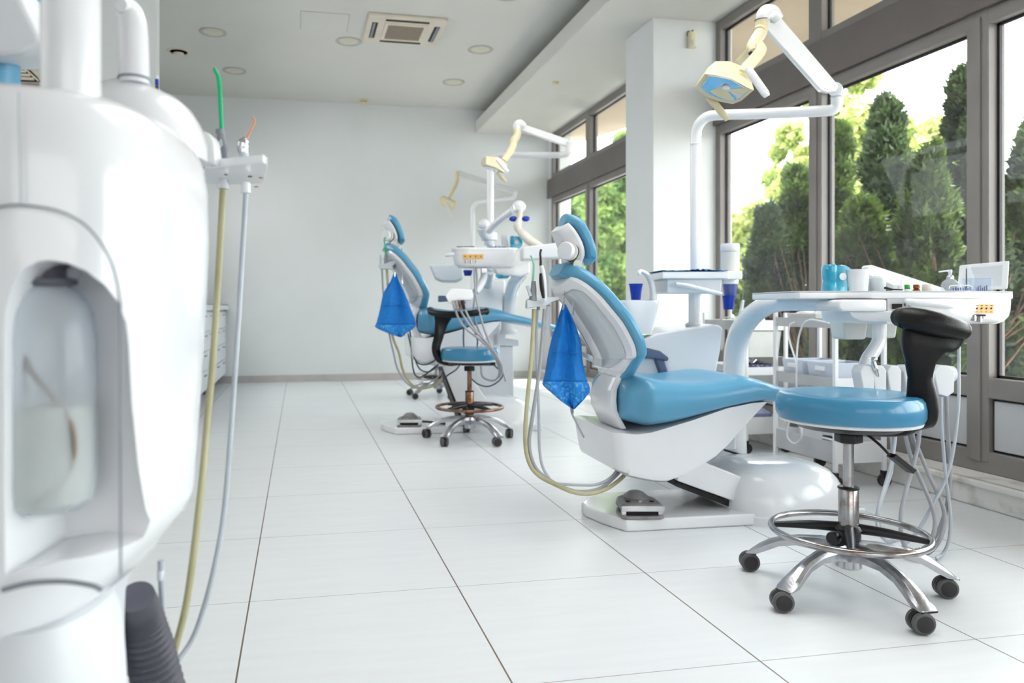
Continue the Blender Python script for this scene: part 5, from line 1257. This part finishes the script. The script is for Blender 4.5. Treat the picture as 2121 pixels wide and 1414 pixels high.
build('side_grip', MB().tube([q(941, 526, 4.62), q(930, 528, 4.62), q(922, 530, 4.63)], [.012, .012, .006], 10), WHITE2, t)
build('support_bracket', MB().sil([(1018, 552), (1075, 552), (1098, 540), (1098, 566), (1080, 572), (1030, 566)], 4.70, 4.84), WHITE, t, bevel=.01)
lp = build('brass_label', MB().box(q(959, 536, 4.598), tuple(np.add(q(1001, 526.5, 4.598), (0, .004, 0)))), BRASS, t, smooth=False)
for k in range(4):
    x = 963.5 + 10.8 * k
    build('label_mark', MB().lathe(q(x, 531, 4.5975), [(.004, 0), (.004, .001)], 10, axis=(0, -1, 0)), INK, lp, smooth=False)
    if k < 3: build('hose_connector', MB().cyl(q(x + 2, 538.5, 4.6), q(x + 2, 545.5, 4.6), .006, n=12), CHROME, t)
build('joint_block', MB().box(q(997, 566, 4.68), tuple(np.add(q(1008, 554, 4.68), (0, .04, 0)))), CHROME, t, bevel=.003)
build('holder_post', MB().tube([q(1003, 556, 4.72), q(1002, 575, 4.72), q(994, 592, 4.7), q(985, 604, 4.68)], [.022, .023, .024, .022], 14), WHITE2, t)
hb = [q(922, 612, 4.5), q(932, 598, 4.5), q(948, 597, 4.5), q(978, 600, 4.5), q(980, 616, 4.5), q(975, 622, 4.5), q(944, 622, 4.5), q(930, 629, 4.5)]
build('instrument_holder', MB().rings([hb, [tuple(np.add(p, (.0, .10, 0))) for p in hb]]), WHITE, t, bevel=.006)
for i, pts in enumerate((
    [(982, 552, 4.62), (983, 580, 4.6), (987, 620, 4.58), (998, 665, 4.56), (1012, 705, 4.54), (1028, 740, 4.5), (1040, 765, 4.5), (1048, 790, 4.5)],
    [(986, 553, 4.64), (988, 590, 4.62), (981, 640, 4.6), (990, 680, 4.58), (1010, 715, 4.56), (1030, 750, 4.54), (1034, 775, 4.54), (1022, 788, 4.56), (1000, 780, 4.6), (996, 755, 4.62)],
    [(940, 625, 4.5), (948, 655, 4.5), (965, 680, 4.48), (990, 700, 4.46), (1015, 722, 4.46), (1036, 750, 4.48), (1040, 765, 4.5)],
    [(948, 626, 4.5), (958, 650, 4.5), (978, 680, 4.48), (1005, 706, 4.46), (1028, 735, 4.46), (1040, 762, 4.46), (1034, 782, 4.5)],
    [(956, 626, 4.5), (970, 655, 4.5), (990, 690, 4.5), (1016, 720, 4.5), (1030, 742, 4.5), (1040, 775, 4.5)])):
    build('instrument_hose', MB().tube([q(*p) for p in pts], .0065, 8), HOSEG, t)
for i, pts in enumerate(([(961, 664, 4.86), (960, 700, 4.86), (961, 720, 4.86)], [(984, 690, 4.86), (989, 705, 4.86), (988, 722, 4.86)], [(1013, 745, 4.88), (1030, 762, 4.88), (1042, 772, 4.9), (1034, 788, 4.9), (1012, 800, 4.9), (990, 795, 4.9), (974, 782, 4.9)])):
    build('dark_hose', MB().tube([q(*p) for p in pts], .005, 8), HOSED, t)
for x, m in ((938, CHROME2), (945, CHROME2), (950, RUSTY), (958, BLACK2)):
    hp = thing('dental_handpiece', {938: 'chrome handpiece at the left end of the middle instrument holder', 945: 'second chrome handpiece of the middle instrument holder', 950: 'rust tinted handpiece of the middle instrument holder', 958: 'black handpiece at the right end of the middle instrument holder'}[x],
               'handpiece', q(x, 632, 4.49), 'handpieces of the middle table')
    build('sleeve', MB().cyl(q(x, 622, 4.49), q(x + 4, 640, 4.48), .009, n=12), m, hp)
# things on the middle table
ZM = q(0, 512.5, 4.6)[2]
def onm(px, D): return (q(px, 0, D)[0], D, ZM)
t = thing('instrument_pad', 'blue cloth with small instruments on the middle instrument table', 'cloth', onm(1030, 4.75))
rows = [[(q(1012 + 38 * i / 10, 0, 4.64)[0], 4.64 + .18 * j / 4, ZM + .003 + .006 * abs(math.sin(i * 1.3 + j))) for i in range(11)] for j in range(5)]
build('cloth', MB().grid(rows), DBLUE, t, solid=.002)
for k in range(5): build('instrument', MB().cyl((onm(1020 + 5 * k, 4.7)[0], 4.68, ZM + .014), (onm(1024 + 5 * k, 4.7)[0], 4.74, ZM + .022), .003, n=8), CHROME2, t)
t = thing('steel_tray', 'row of steel instruments lying at the left of the middle table', 'instruments', onm(970, 4.7))
build('tray', MB().rings([sup(onm(965, 4.7)[0], 4.72, .075, .06, ZM + z_, 20, 5) for z_ in (0, .006)]), CHROME2, t)
for k in range(3): build('probe', MB().cyl((onm(946 + 12 * k, 4.7)[0], 4.66, ZM + .010), (onm(958 + 12 * k, 4.7)[0], 4.68, ZM + .012), .003, n=8), CHROME, t)
t = thing('glove_box', 'upright white box at the rear of the middle instrument table', 'box', onm(1048, 4.84), 'things on the middle table')
build('carton', MB().hexa([(onm(1041, 4.84)[0], 4.84, ZM), (onm(1056, 4.84)[0], 4.84, ZM), (onm(1056, 4.84)[0], 4.88, ZM), (onm(1041, 4.84)[0], 4.88, ZM),
                           (onm(1038, 4.84)[0], 4.84, ZM + .10), (onm(1051, 4.84)[0], 4.84, ZM + .10), (onm(1051, 4.84)[0], 4.88, ZM + .10), (onm(1038, 4.84)[0], 4.88, ZM + .10)]), WHITE2, t, bevel=.003)
b = onm(1066, 4.80); t = thing('roll_dispenser', 'turquoise roll dispenser at the right rear of the middle table', 'dispenser', b, 'things on the middle table')
dispenser(b, .088, .06, t)
t = thing('plastic_tub', 'turquoise container half hidden below the middle instrument table', 'container', q(1041, 576, 5.15), 'things on the middle table')
build('tub', MB().lathe(q(1041, 577, 5.15), [(.03, 0), (.045, .01), (.05, .03), (.045, .034)], 24), TEAL, t)
# hoses and bracket at the left of the middle chair
t = thing('assistant_holder', 'small grey instrument bracket left of the middle chair headrest', 'holder', q(800, 553, 4.95), 'assistant instrument brackets')
build('bracket', MB().sil([(784, 548), (800, 545), (822, 536), (824, 540), (812, 552), (816, 557), (786, 557)], 4.92, 5.0), GREYP, t, bevel=.004)
HL = [(792, 556), (795, 600), (801, 660), (806, 700), (816, 740), (832, 780), (850, 800), (880, 805), (905, 795), (917, 780)]
inst('suction_handpiece', 'grey suction handpiece with green tip in the bracket of the middle chair',
     [('tip', MB().tube([q(799, 530, 4.96), q(798, 510, 4.96), q(796, 496, 4.96), q(799, 491, 4.96)], [.006, .0055, .005, .004], 10), GREENT), ('grip', MB().tube([q(799, 552, 4.96), q(799, 540, 4.96), q(799, 528, 4.96)], [.012, .012, .009], 12), HANDG)],
     [(801, 556, 4.96), (804, 600, 4.96), (812, 690, 4.96), (826, 730, 4.95), (834, 765, 4.94), (850, 793, 4.93), (872, 804, 4.92), (900, 798, 4.92), (916, 782, 4.92)], HOSEO, .008)
inst('air_syringe', 'thin grey syringe at the left end of the bracket of the middle chair',
     [('grip', MB().tube([q(789, 550, 4.96), q(789, 535, 4.96), q(788, 528, 4.96)], [.010, .009, .007], 12), GREYP)],
     [(791, 556, 4.96), (795, 620, 4.96), (806, 690, 4.96), (815, 730, 4.95), (824, 765, 4.94), (845, 795, 4.92), (870, 802, 4.92), (905, 782, 4.92), (914, 768, 4.92)], HOSEG, .006, grp='instruments in the brackets')
t = thing('loose_hoses', 'bundle of thin dark hoses looping under the middle chair', 'hoses', q(860, 770, 4.9))
for pts in ([(845, 690, 4.92), (852, 720, 4.92), (862, 748, 4.92), (880, 755, 4.92), (898, 748, 4.92), (905, 738, 4.95)],
            [(848, 680, 4.94), (856, 730, 4.94), (868, 762, 4.94), (886, 770, 4.94), (903, 760, 4.94), (912, 745, 4.95)],
            [(850, 690, 4.96), (855, 760, 4.96), (864, 780, 4.96), (880, 776, 4.96), (905, 756, 4.96)],
            [(917, 785, 4.96), (930, 775, 4.96), (945, 765, 4.96), (955, 752, 4.98)]):
    build('hose', MB().tube([q(*p) for p in pts], .005, 8), HOSED, t)

# ------------------------------------------------------------------ cabinets along the left
cabs = (('white drawer cabinet against the back wall, far left', 7.45, 8.56, -.79), ('white drawer cabinet second from the back wall', 6.55, 7.44, -.80), ('white drawer cabinet nearest the camera, behind the hanging hoses', 5.55, 6.54, -.81))
for lb, y0, y1, x in cabs:
    t = thing('drawer_cabinet', lb, 'cabinet', (x - .25, (y0 + y1) / 2, 0), 'drawer cabinets', world=True)
    wbuild('carcass', MB().box((x - .47, y0 + .003, .10), (x - .018, y1 - .003, .80)), CABW, t, bevel=.002)
    wbuild('plinth', MB().box((x - .45, y0 + .02, 0), (x - .09, y1 - .02, .10)), WORKTOP, t, smooth=False)
    n = 4
    for i in range(n):
        z0, z1 = .11 + .17 * i, .11 + .17 * (i + 1) - .006
        for ya, yb in ((y0 + .006, (y0 + y1) / 2 - .003), ((y0 + y1) / 2 + .003, y1 - .006)):
            d = wbuild('drawer', MB().box((x - .018, ya, z0), (x, yb, z1)), CABW, t, bevel=.002)
            wbuild('handle', MB().box((x, (ya + yb) / 2 - .06, z1 - .035), (x + .018, (ya + yb) / 2 + .06, z1 - .027)), SEAM, d, bevel=.002)
t = wbuild('worktop', MB().box((-1.30, 5.54, .802), (-.765, 8.575, .862)), WORKTOP, bevel=.004)
tag(t, 'grey worktop running over the white drawer cabinets', 'worktop')
wbuild('front_edge', MB().box((-.766, 5.54, .806), (-.760, 8.575, .852)), CABW, t, smooth=False)

# ------------------------------------------------------------------ ceiling things
for (x, y, lb) in ((-.71, 6.57, 'recessed round ceiling light nearest the left wall, front row'), (.42, 6.57, 'recessed round ceiling light between the hatch and the air conditioner'), (1.59, 6.55, 'recessed round ceiling light right of the air conditioner'),
                   (1.55, 7.55, 'recessed round ceiling light in the back row near the soffit'), (-.62, 7.60, 'recessed round ceiling light behind the green suction tip'), (1.51, 5.36, 'recessed round ceiling light cut off by the top of the picture')):
    t = thing('ceiling_light', lb, 'ceiling light', (x, y, ZC), 'recessed ceiling lights', world=True)
    wbuild('trim_ring', MB().lathe((x, y, ZC), [(.082, 0), (.112, 0), (.114, -.004), (.108, -.008), (.084, -.004)], 40, caps=(False, False)), SKIRT, t)
    wbuild('diffuser', MB().lathe((x, y, ZC), [(.001, -.003), (.083, -.003), (.083, 0)], 36), LAMPDISC, t)
t = thing('air_valve', 'small round ceiling air valve near the left wall', 'air vent', (-1.067, 7.12, ZC), world=True)
wbuild('ring', MB().lathe((-1.067, 7.12, ZC), [(.076, 0), (.10, 0), (.10, -.006), (.078, -.010)], 32, caps=(False, False)), ACW, t)
wbuild('gap', MB().lathe((-1.067, 7.12, ZC), [(.001, -.002), (.074, -.002)], 32), DARK, t)
wbuild('disc', MB().lathe((-1.067, 7.12, ZC), [(.001, -.030), (.04, -.030), (.048, -.024), (.044, -.018)], 32), ACW, t)
t = thing('smoke_detector', 'cream smoke detector on the ceiling close to the back wall', 'smoke detector', (.70, 8.40, ZC), world=True)
wbuild('base', MB().lathe((.70, 8.40, ZC), [(.055, 0), (.057, -.004), (.055, -.018), (.048, -.02)], 30), CREAM, t)
wbuild('cap', MB().lathe((.70, 8.40, ZC), [(.040, -.024), (.046, -.026), (.042, -.040), (.02, -.052), (.001, -.053)], 30), CREAM, t)
wbuild('gap', MB().lathe((.70, 8.40, ZC), [(.042, -.018), (.042, -.026)], 24), DARK, t)
t = thing('ceiling_hatch', 'flush access hatch in the ceiling left of the air conditioner', 'hatch', (.2, 6.16, ZC), world=True)
wbuild('panel', MB().box((.012, 5.968, ZC - .003), (.388, 6.357, ZC)), CEIL, t, smooth=False)
wbuild('seam', MB().box((.008, 5.964, ZC - .001), (.392, 6.361, ZC)), SEAM, t, smooth=False)
# cassette
x0, x1, y0, y1 = .535, 1.165, 5.89, 6.49
t = thing('air_conditioner', 'cream ceiling cassette air conditioner with brown intake grille', 'air conditioner', ((x0 + x1) / 2, (y0 + y1) / 2, ZC), world=True)
wbuild('casing', MB().box((x0, y0, ZC - .028), (x1, y1, ZC)), ACW, t, bevel=.008)
wbuild('intake_frame', MB().box((x0 + .14, y0 + .12, ZC - .036), (x1 - .14, y1 - .12, ZC - .026)), ACW, t, bevel=.004)
wbuild('intake_grille', MB().box((x0 + .17, y0 + .15, ZC - .039), (x1 - .17, y1 - .15, ZC - .03)), ACG, t, smooth=False)
for bx in (((x0 + .14, y0 + .045), (x1 - .14, y0 + .080)), ((x0 + .14, y1 - .080), (x1 - .14, y1 - .045)), ((x0 + .04, y0 + .13), (x0 + .085, y1 - .13)), ((x1 - .085, y0 + .13), (x1 - .04, y1 - .13))):
    wbuild('outlet_slot', MB().box((*bx[0], ZC - .031), (*bx[1], ZC - .02)), DARK, t, smooth=False)
for bx in (((x0 + .048, y0 + .13), (x0 + .066, y1 - .13)), ((x1 - .066, y0 + .13), (x1 - .048, y1 - .13))):
    wbuild('flap', MB().box((*bx[0], ZC - .036), (*bx[1], ZC - .032)), SEAM, t, smooth=False)
t = thing('ceiling_sensor', 'tiny cream sensor on the underside of the soffit', 'sensor', (2.277, 6.49, ZS), world=True)
wbuild('dome', MB().lathe((2.277, 6.49, ZS), [(.032, 0), (.033, -.01), (.024, -.022), (.001, -.026)], 24), CREAM, t)
t = thing('motion_detector', 'cream motion detector high on the white pillar', 'motion detector', (2.725, 4.88, 2.66), world=True)
wbuild('body', MB().rings([sup(2.725, 4.882, .028, .022, z_, 20, 3.5) for z_ in (2.665, 2.672, 2.765, 2.775)]), CREAM, t)
wbuild('lens', MB().ball((2.725, 4.862, 2.695), (.022, .014, .024)), CREAM2, t)
wbuild('bracket', MB().box((2.698, 4.885, 2.755), (2.706, 4.905, 2.785)).box((2.73, 4.885, 2.77), (2.736, 4.90, 2.795)), DARK, t, smooth=False)
# louvred vent high on the left partition
t = thing('louvred_vent', 'dark brown louvre with pale slats, glimpsed at the top left corner', 'vent', (-1.75, 4.84, 2.4), world=True)
P4 = lambda px, py: (lambda a_: ((sT + a_ * cT) * 4.84 / (cT - a_ * sT), 4.845, CAMH - (py - CY) / F_PX * 4.84 / (cT - a_ * sT)))((px - CX) / F_PX)
tri = [P4(-60, 165), P4(-60, 20), P4(92, 168)]
wbuild('dark_backing', MB().rings([tri, [(p[0], p[1] + .012, p[2]) for p in tri]]), LOUVRE, t, smooth=False)
wbuild('trim', MB().tube([(p[0], p[1] - .01, p[2]) for p in (P4(-60, 20), P4(92, 168))], .012, 8, smooth=0).tube([(p[0], p[1] - .01, p[2]) for p in (P4(-60, 42), P4(80, 168))], .006, 8, smooth=0), ACW, t)
for k in range(6):
    y = 122 + 7.6 * k
    wbuild('slat', MB().box(tuple(np.add(P4(-58, y), (0, -.012, 0))), tuple(np.add(P4(-60 + (y - 42) / 126 * 140, y + 1.3), (0, -.002, 0)))), ACW, t, smooth=False)
wbuild('sill', MB().box(tuple(np.add(P4(-60, 168), (0, -.02, 0))), tuple(np.add(P4(92, 196), (0, 0, 0)))), mat('terracotta_sill', lin(150, 116, 100), .7, noise=(5, lin(138, 106, 92), .4, .7)), t, smooth=False)
# ------------------------------------------------------------------ unit in the left foreground
b = (-.50, .88, 0)
t = thing('cuspidor_cabinet', 'large blurred white spittoon cabinet filling the left foreground', 'dental unit', b, 'spittoon cabinets')
def side(px, py, D): return q(px, py, D)
R = []
for y, px, e, dv in ((1238, 312, 3.2, .01), (1215, 330, 3.2, .004), (1180, 348, 3.2, 0), (1120, 392, 3.4, 0), (1080, 406, 3.4, 0), (950, 414, 3.4, 0), (800, 424, 3.4, 0), (650, 432, 3.4, 0), (480, 438, 3.4, 0), (360, 436, 3.4, 0), (300, 428, 3.4, .004), (262, 415, 3.4, .012), (236, 396, 3.3, .02), (222, 370, 3.2, .03), (212, 320, 3, .045), (207, 260, 3, .06)):
    D = .86; p = (q(px, y, .94)[0], D, q(px, y, .80)[2]); uc = -.50
    R.append(sup(uc, D, p[0] - uc, .175 - dv * .9, p[2], 56, e))
body = MB().rings(R)
shell = build('shell_front', body, WHITE, t)
# alcove cut into the near face
def boolean(o, cutter_mb, parent):
    me = bpy.data.meshes.new('cut'); bb = parent['_b']
    me.from_pydata([(v[0] - bb[0], v[1] - bb[1], v[2] - bb[2]) for v in cutter_mb.v], [], cutter_mb.f)
    import bmesh
    bm = bmesh.new(); bm.from_mesh(me); bmesh.ops.recalc_face_normals(bm, faces=bm.faces); bm.to_mesh(me); bm.free()
    c = bpy.data.objects.new('cut', me); sc.collection.objects.link(c)
    c.parent = parent
    md = o.modifiers.new('alcove', 'BOOLEAN'); md.operation = 'DIFFERENCE'; md.object = c; md.solver = 'EXACT'
    bpy.context.view_layer.update()
    dg = bpy.context.evaluated_depsgraph_get()
    new = bpy.data.meshes.new_from_object(o.evaluated_get(dg))
    o.modifiers.clear(); o.data = new
    bpy.data.objects.remove(c)
    new.set_sharp_from_angle(angle=math.radians(40))
DN = .685
arch = [(3, 1195), (3, 690), (6, 640), (18, 590), (40, 556), (66, 540), (90, 537), (118, 542), (150, 558), (178, 588), (197, 625), (206, 670), (208, 720), (208, 1195), (150, 1182), (100, 1178), (50, 1184)]
boolean(shell, MB().prism([(q(x, y, DN)[0], q(x, y, DN)[2]) for x, y in arch], DN - .1, DN + .115), t)
# raised arch moulding around the alcove
oa = [(-12, 430), (30, 424), (80, 428), (130, 440), (175, 465), (210, 505), (235, 555), (247, 615), (250, 690), (250, 1190)]
build('arch_seam', MB().tube([q(x, y, .683) for x, y in oa], .0012, 8), SEAM, t)
build('panel_seam', MB().tube([q(40, 190, .69), q(42, 300, .685), q(44, 424, .683)], .0011, 6), GREYP, t)
build('lower_seam', MB().tube([q(5, 1222, .686), q(60, 1208, .686), (q(130, 1204, .686)), q(190, 1212, .686), q(212, 1222, .686)], .0025, 8), SEAM, t)
build('lock_screw', MB().lathe(q(123, 1163, .795), [(.011, 0), (.011, .004), (.008, .005), (.007, .002), (.001, .002)], 22, axis=(0, -1, 0)), CHROME, t)
# bowl housing with its dome behind
R = []
for y, x0, x1 in ((330, 150, 436), (300, 152, 436), (275, 155, 431), (250, 160, 421), (225, 170, 405), (205, 182, 382), (190, 196, 352), (178, 210, 330), (170, 226, 312), (165, 245, 298), (163, 262, 284)):
    a, c = q(x0, y, 1.0), q(x1 - 4, y, 1.02); R.append(sup((a[0] + c[0]) / 2, 1.0, (c[0] - a[0]) / 2, (c[0] - a[0]) / 2 * .9, a[2], 48, 2.3))
build('bowl_dome', MB().rings(R), WHITE, t)
pl_ = q(430, 330, 1.0)
# lower pedestal
R = []
for y, px in ((2300, 258), (1700, 258), (1414, 262), (1340, 264), (1300, 272), (1265, 286), (1235, 306), (1215, 322), (1200, 330)):
    p = (q(px, y, .94)[0], .86, q(px, y, .80)[2]); R.append(sup(-.50, .86, p[0] + .50, .15, max(p[2], 0), 48, 3))
build('pedestal', MB().rings(R), WHITE2, t)
R = [sup(q(84, 0, .80)[0], .80, .072 * k, .085 * k, q(0, y, .80)[2], 40, 2.6) for y, k in ((1520, 1.08), (1430, 1.07), (1350, 1.04), (1290, .99), (1250, .90), (1232, .7))]
build('pedestal_bulge', MB().rings(R), WHITE2, t)
build('tap_post', MB().cyl(q(147, 215, .78), q(147, -420, .78), .0286, n=36), WHITE, t)
build('cup_tap', MB().tube([q(278, 175, .98), q(277, 100, .98), q(275, 55, .98), q(268, 28, .98), q(258, 14, .97), q(250, 10, .96)], [.0192, .0188, .0182, .017, .013, .008], 24), WHITE, t)
build('tap_gasket', MB().lathe(q(278, 166, .98), [(.0205, 0), (.0205, .003)], 28), SEAM, t)
# water bottle standing in the alcove
bt = thing('water_bottle', 'clear water bottle with brown tube inside the alcove of the foreground cabinet', 'bottle', (q(98, 0, .745)[0], .745, q(0, 1066, .70)[2]))
cx_ = q(96, 0, .74)[0]
zb, ztop = q(0, 1060, .74)[2], q(0, 590, .74)[2]
build('glass_body', MB().lathe((cx_, .745, zb), [(.012, .006), (.030, .002), (.042, .012), (.044, .03), (.044, .17), (.041, .195), (.032, .212), (.020, .222), (.016, .224)], 40, caps=(True, False)), CLEARB, bt)
build('water', MB().lathe((cx_, .745, zb), [(.010, .008), (.029, .005), (.038, .014), (.040, .03), (.040, .105), (.001, .106)], 36), WATER, bt)
build('cap', MB().lathe((cx_, .745, zb), [(.018, .222), (.026, .224), (.026, .229), (.016, .231), (.016, .240), (.020, .241), (.020, .246), (.001, .247)], 30), CORR, bt)
build('pickup_tube', MB().tube([q(*p) for p in ((78, 541, .745), (72, 575, .74), (50, 610, .735), (38, 670, .73), (42, 720, .725), (66, 770, .722), (100, 812, .72), (132, 848, .72), (150, 890, .72), (153, 935, .722), (142, 980, .725), (112, 1015, .73), (78, 1038, .735), (60, 1050, .74))], .0030, 8), mat('brown_pickup_tube', lin(140, 128, 118), .5, noise=(9, lin(126, 114, 104), .4, .7)), bt)
build('tube_collar', MB().box(q(40, 545, .75), tuple(np.add(q(125, 536, .75), (0, .02, 0)))), CORR, t)
# lamp head looming at the very corner
lt = thing('operating_lamp', 'blurred white and blue lamp corner cut off at the top left of the picture', 'dental lamp', q(-20, 60, .95), 'operating lamps')
F0 = [(-90, 40), (-40, -60), (30, -30), (88, 88), (50, 108), (35, 112), (-60, 118)]
fr = [q(x, y, .93) for x, y in F0]
build('hood', MB().rings([fr, [tuple(np.add(p, (-.01, .12, .02))) for p in fr]]), WHITE2, lt, bevel=.008)
build('blue_cover', MB().rings([[q(x, y, .99) for x, y in ((30, -20), (60, -30), (92, -10), (92, 62), (60, 40))], [q(x, y, 1.03) for x, y in ((30, -20), (60, -30), (92, -10), (92, 62), (60, 40))]]), BLUE, lt, bevel=.004)
build('blue_side', MB().rings([sup(q(-30, 0, 1.0)[0], 1.0, q(32, 0, 1.0)[0] - q(-30, 0, 1.0)[0], .03, q(0, y, 1.0)[2], 24, 3) for y in (184, 160, 125, 108)]), BLUE, lt)
# instrument bracket on the right of the foreground cabinet
t2 = thing('assistant_holder', 'white bracket with screw holes in the foreground, carrying green and orange tipped instruments', 'holder', q(490, 350, 1.2), 'assistant instrument brackets')
ZP = q(0, 352, 1.18)[2]
top_ = [q(425, 0, 1.17), q(447, 0, 1.165), q(545, 0, 1.125), q(554, 0, 1.145), q(554, 0, 1.18), q(547, 0, 1.30), q(540, 0, 1.315), q(470, 0, 1.335), q(420, 0, 1.32)]
zl = CAMH + (CY - 345) * 1.16 / F_PX
build('plate', MB().prism([(p[0], p[1]) for p in top_], zl, zl + .0125, axis=2), WHITE, t2, bevel=.002)
build('bracket_wall', MB().sil([(418, 270), (434, 276), (442, 290), (446, 320), (446, 338), (438, 340), (418, 330)], 1.14, 1.175), WHITE, t2, bevel=.003)
def under(px, py):     # the point of the plate underside seen at a picture position
    D = (zl - CAMH) * F_PX / (CY - py); return (q(px, py, D)[0], D, zl - .0003)
for px, py, r in ((468, 361, .0028), (518, 365, .0036), (541, 368, .0040), (531, 386, .0040)):
    build('screw_hole', MB().lathe(under(px, py), [(r, 0), (r, -.0008), (.0005, -.0008)], 16), DARK if py != 368 and py != 386 else RUSTY, t2)
build('hose_notch', MB().cbox(under(464, 374), (.011, .014, .001)), DARK, t2, smooth=False)
sp = under(461, 380)
inst2 = lambda nm, lb, parts, hose, m, r, cat='handpiece': inst(nm, lb, parts, hose, m, r, cat=cat, grp='instruments in the brackets')
inst2('suction_handpiece', 'grey suction handpiece with long green tip in the foreground bracket',
      [('tip', MB().tube([q(459, 268, 1.25), q(457, 225, 1.25), q(455, 185, 1.25), q(452, 160, 1.25), q(446, 147, 1.25), q(444, 141, 1.25)], [.0036, .0037, .0037, .0036, .0032, .0028], 14), GREENT),
       ('collar', MB().lathe(q(456, 276, 1.25), [(.0072, 0), (.0076, .001), (.0076, .005), (.007, .0065)], 22), HANDG),
       ('grip', MB().tube([q(463, 330, 1.25), q(462, 312, 1.25), q(459, 295, 1.25), q(457, 275, 1.25)], [.0100, .0098, .0078, .0066], 18), HANDG),
       ('lever', MB().sil([(447, 300), (457, 288), (460, 300), (447, 316)], 1.238, 1.25), GREYP),
       ('hose_clip', MB().lathe(q(462, 391, 1.27), [(.010, 0), (.0095, .006), (.007, .013), (.007, .018)], 14), WHITE, ),],
      [(462, 385, 1.27), (460, 420, 1.26), (455, 520, 1.24), (448, 640, 1.22), (440, 760, 1.20), (430, 870, 1.18), (420, 980, 1.16), (410, 1070, 1.15), (398, 1170, 1.14), (384, 1260, 1.13), (366, 1330, 1.12), (350, 1376, 1.11), (325, 1400, 1.08), (290, 1410, 1.0)], HOSEO, .0054)
inst2('air_syringe', 'silver air syringe with bent orange tip in the foreground bracket',
      [('tip', MB().tube([q(510, 288, 1.23), q(519, 270, 1.23), q(527, 254, 1.23), q(526, 246, 1.23), q(524, 242, 1.23)], [.0016, .0015, .0015, .0013, .0012], 10), ORANGE),
       ('head', MB().tube([q(504, 318, 1.23), q(503, 304, 1.23), q(504, 296, 1.23), q(508, 289, 1.23)], [.0078, .0094, .0095, .0068], 20), CHROME2),
       ('nozzle_nut', MB().tube([q(507, 291, 1.23), q(510, 286, 1.23)], [.0058, .005], 16, smooth=0), CHROME2),
       ('sleeve', MB().cyl(q(505, 334, 1.23), q(505, 316, 1.23), .0078), GREYP),
       ('bushing', MB().lathe(q(509, 400, 1.25), [(.0075, 0), (.008, .001), (.008, .016), (.0072, .018)], 22), WHITE)],
      [(509, 400, 1.25), (507, 440, 1.25), (500, 560, 1.23), (493, 680, 1.21), (485, 800, 1.20), (478, 900, 1.19), (470, 1000, 1.18), (460, 1090, 1.17), (445, 1170, 1.16), (425, 1250, 1.15), (400, 1320, 1.14), (370, 1365, 1.12), (350, 1380, 1.11), (320, 1402, 1.08), (290, 1420, 1.0)], HOSEW, .0042)
inst2('air_syringe', 'short white hose hanging between the foreground cabinet and the yellowed hose',
      [('stub', MB().cyl(q(333, 1180, 1.05), q(333, 1200, 1.05), .005), WHITE)],
      [(333, 1160, 1.05), (335, 1220, 1.05), (338, 1290, 1.05), (340, 1340, 1.05), (336, 1390, 1.04), (300, 1420, 1.0)], HOSEW, .0045, cat='hose')
inst2('saliva_ejector', 'small blue and white tip poking up behind the foreground cabinet dome',
      [('blue_band', MB().cyl(q(325, 176, 1.2), q(325, 164, 1.2), .0030), DBLUE), ('tip', MB().lathe(q(325, 164, 1.2), [(.0030, 0), (.0028, .003), (.002, .0055), (.0005, .006)], 12), WHITE)],
      [(325, 178, 1.2), (326, 210, 1.2), (330, 260, 1.2)], INKB, .003, cat='tip')
# corrugated suction hose
P = catmull([q(282, 1235, .98), q(292, 1270, 1.0), q(303, 1320, 1.01), (q(318, 1380, 1.02)), q(338, 1450, 1.03), q(362, 1540, 1.03), q(380, 1680, 1.02), q(372, 1900, 1.0)], 9)
rr = [(.020 + .010 * min(1, i / 22)) + .0032 * math.cos(i * math.pi) for i in range(len(P))]
o = build('suction_hose', MB().tube(P, rr, 26, smooth=0), CORR, base=P[-1])
tag(o, 'thick dark grey corrugated suction hose leaving the foreground cabinet', 'hose')
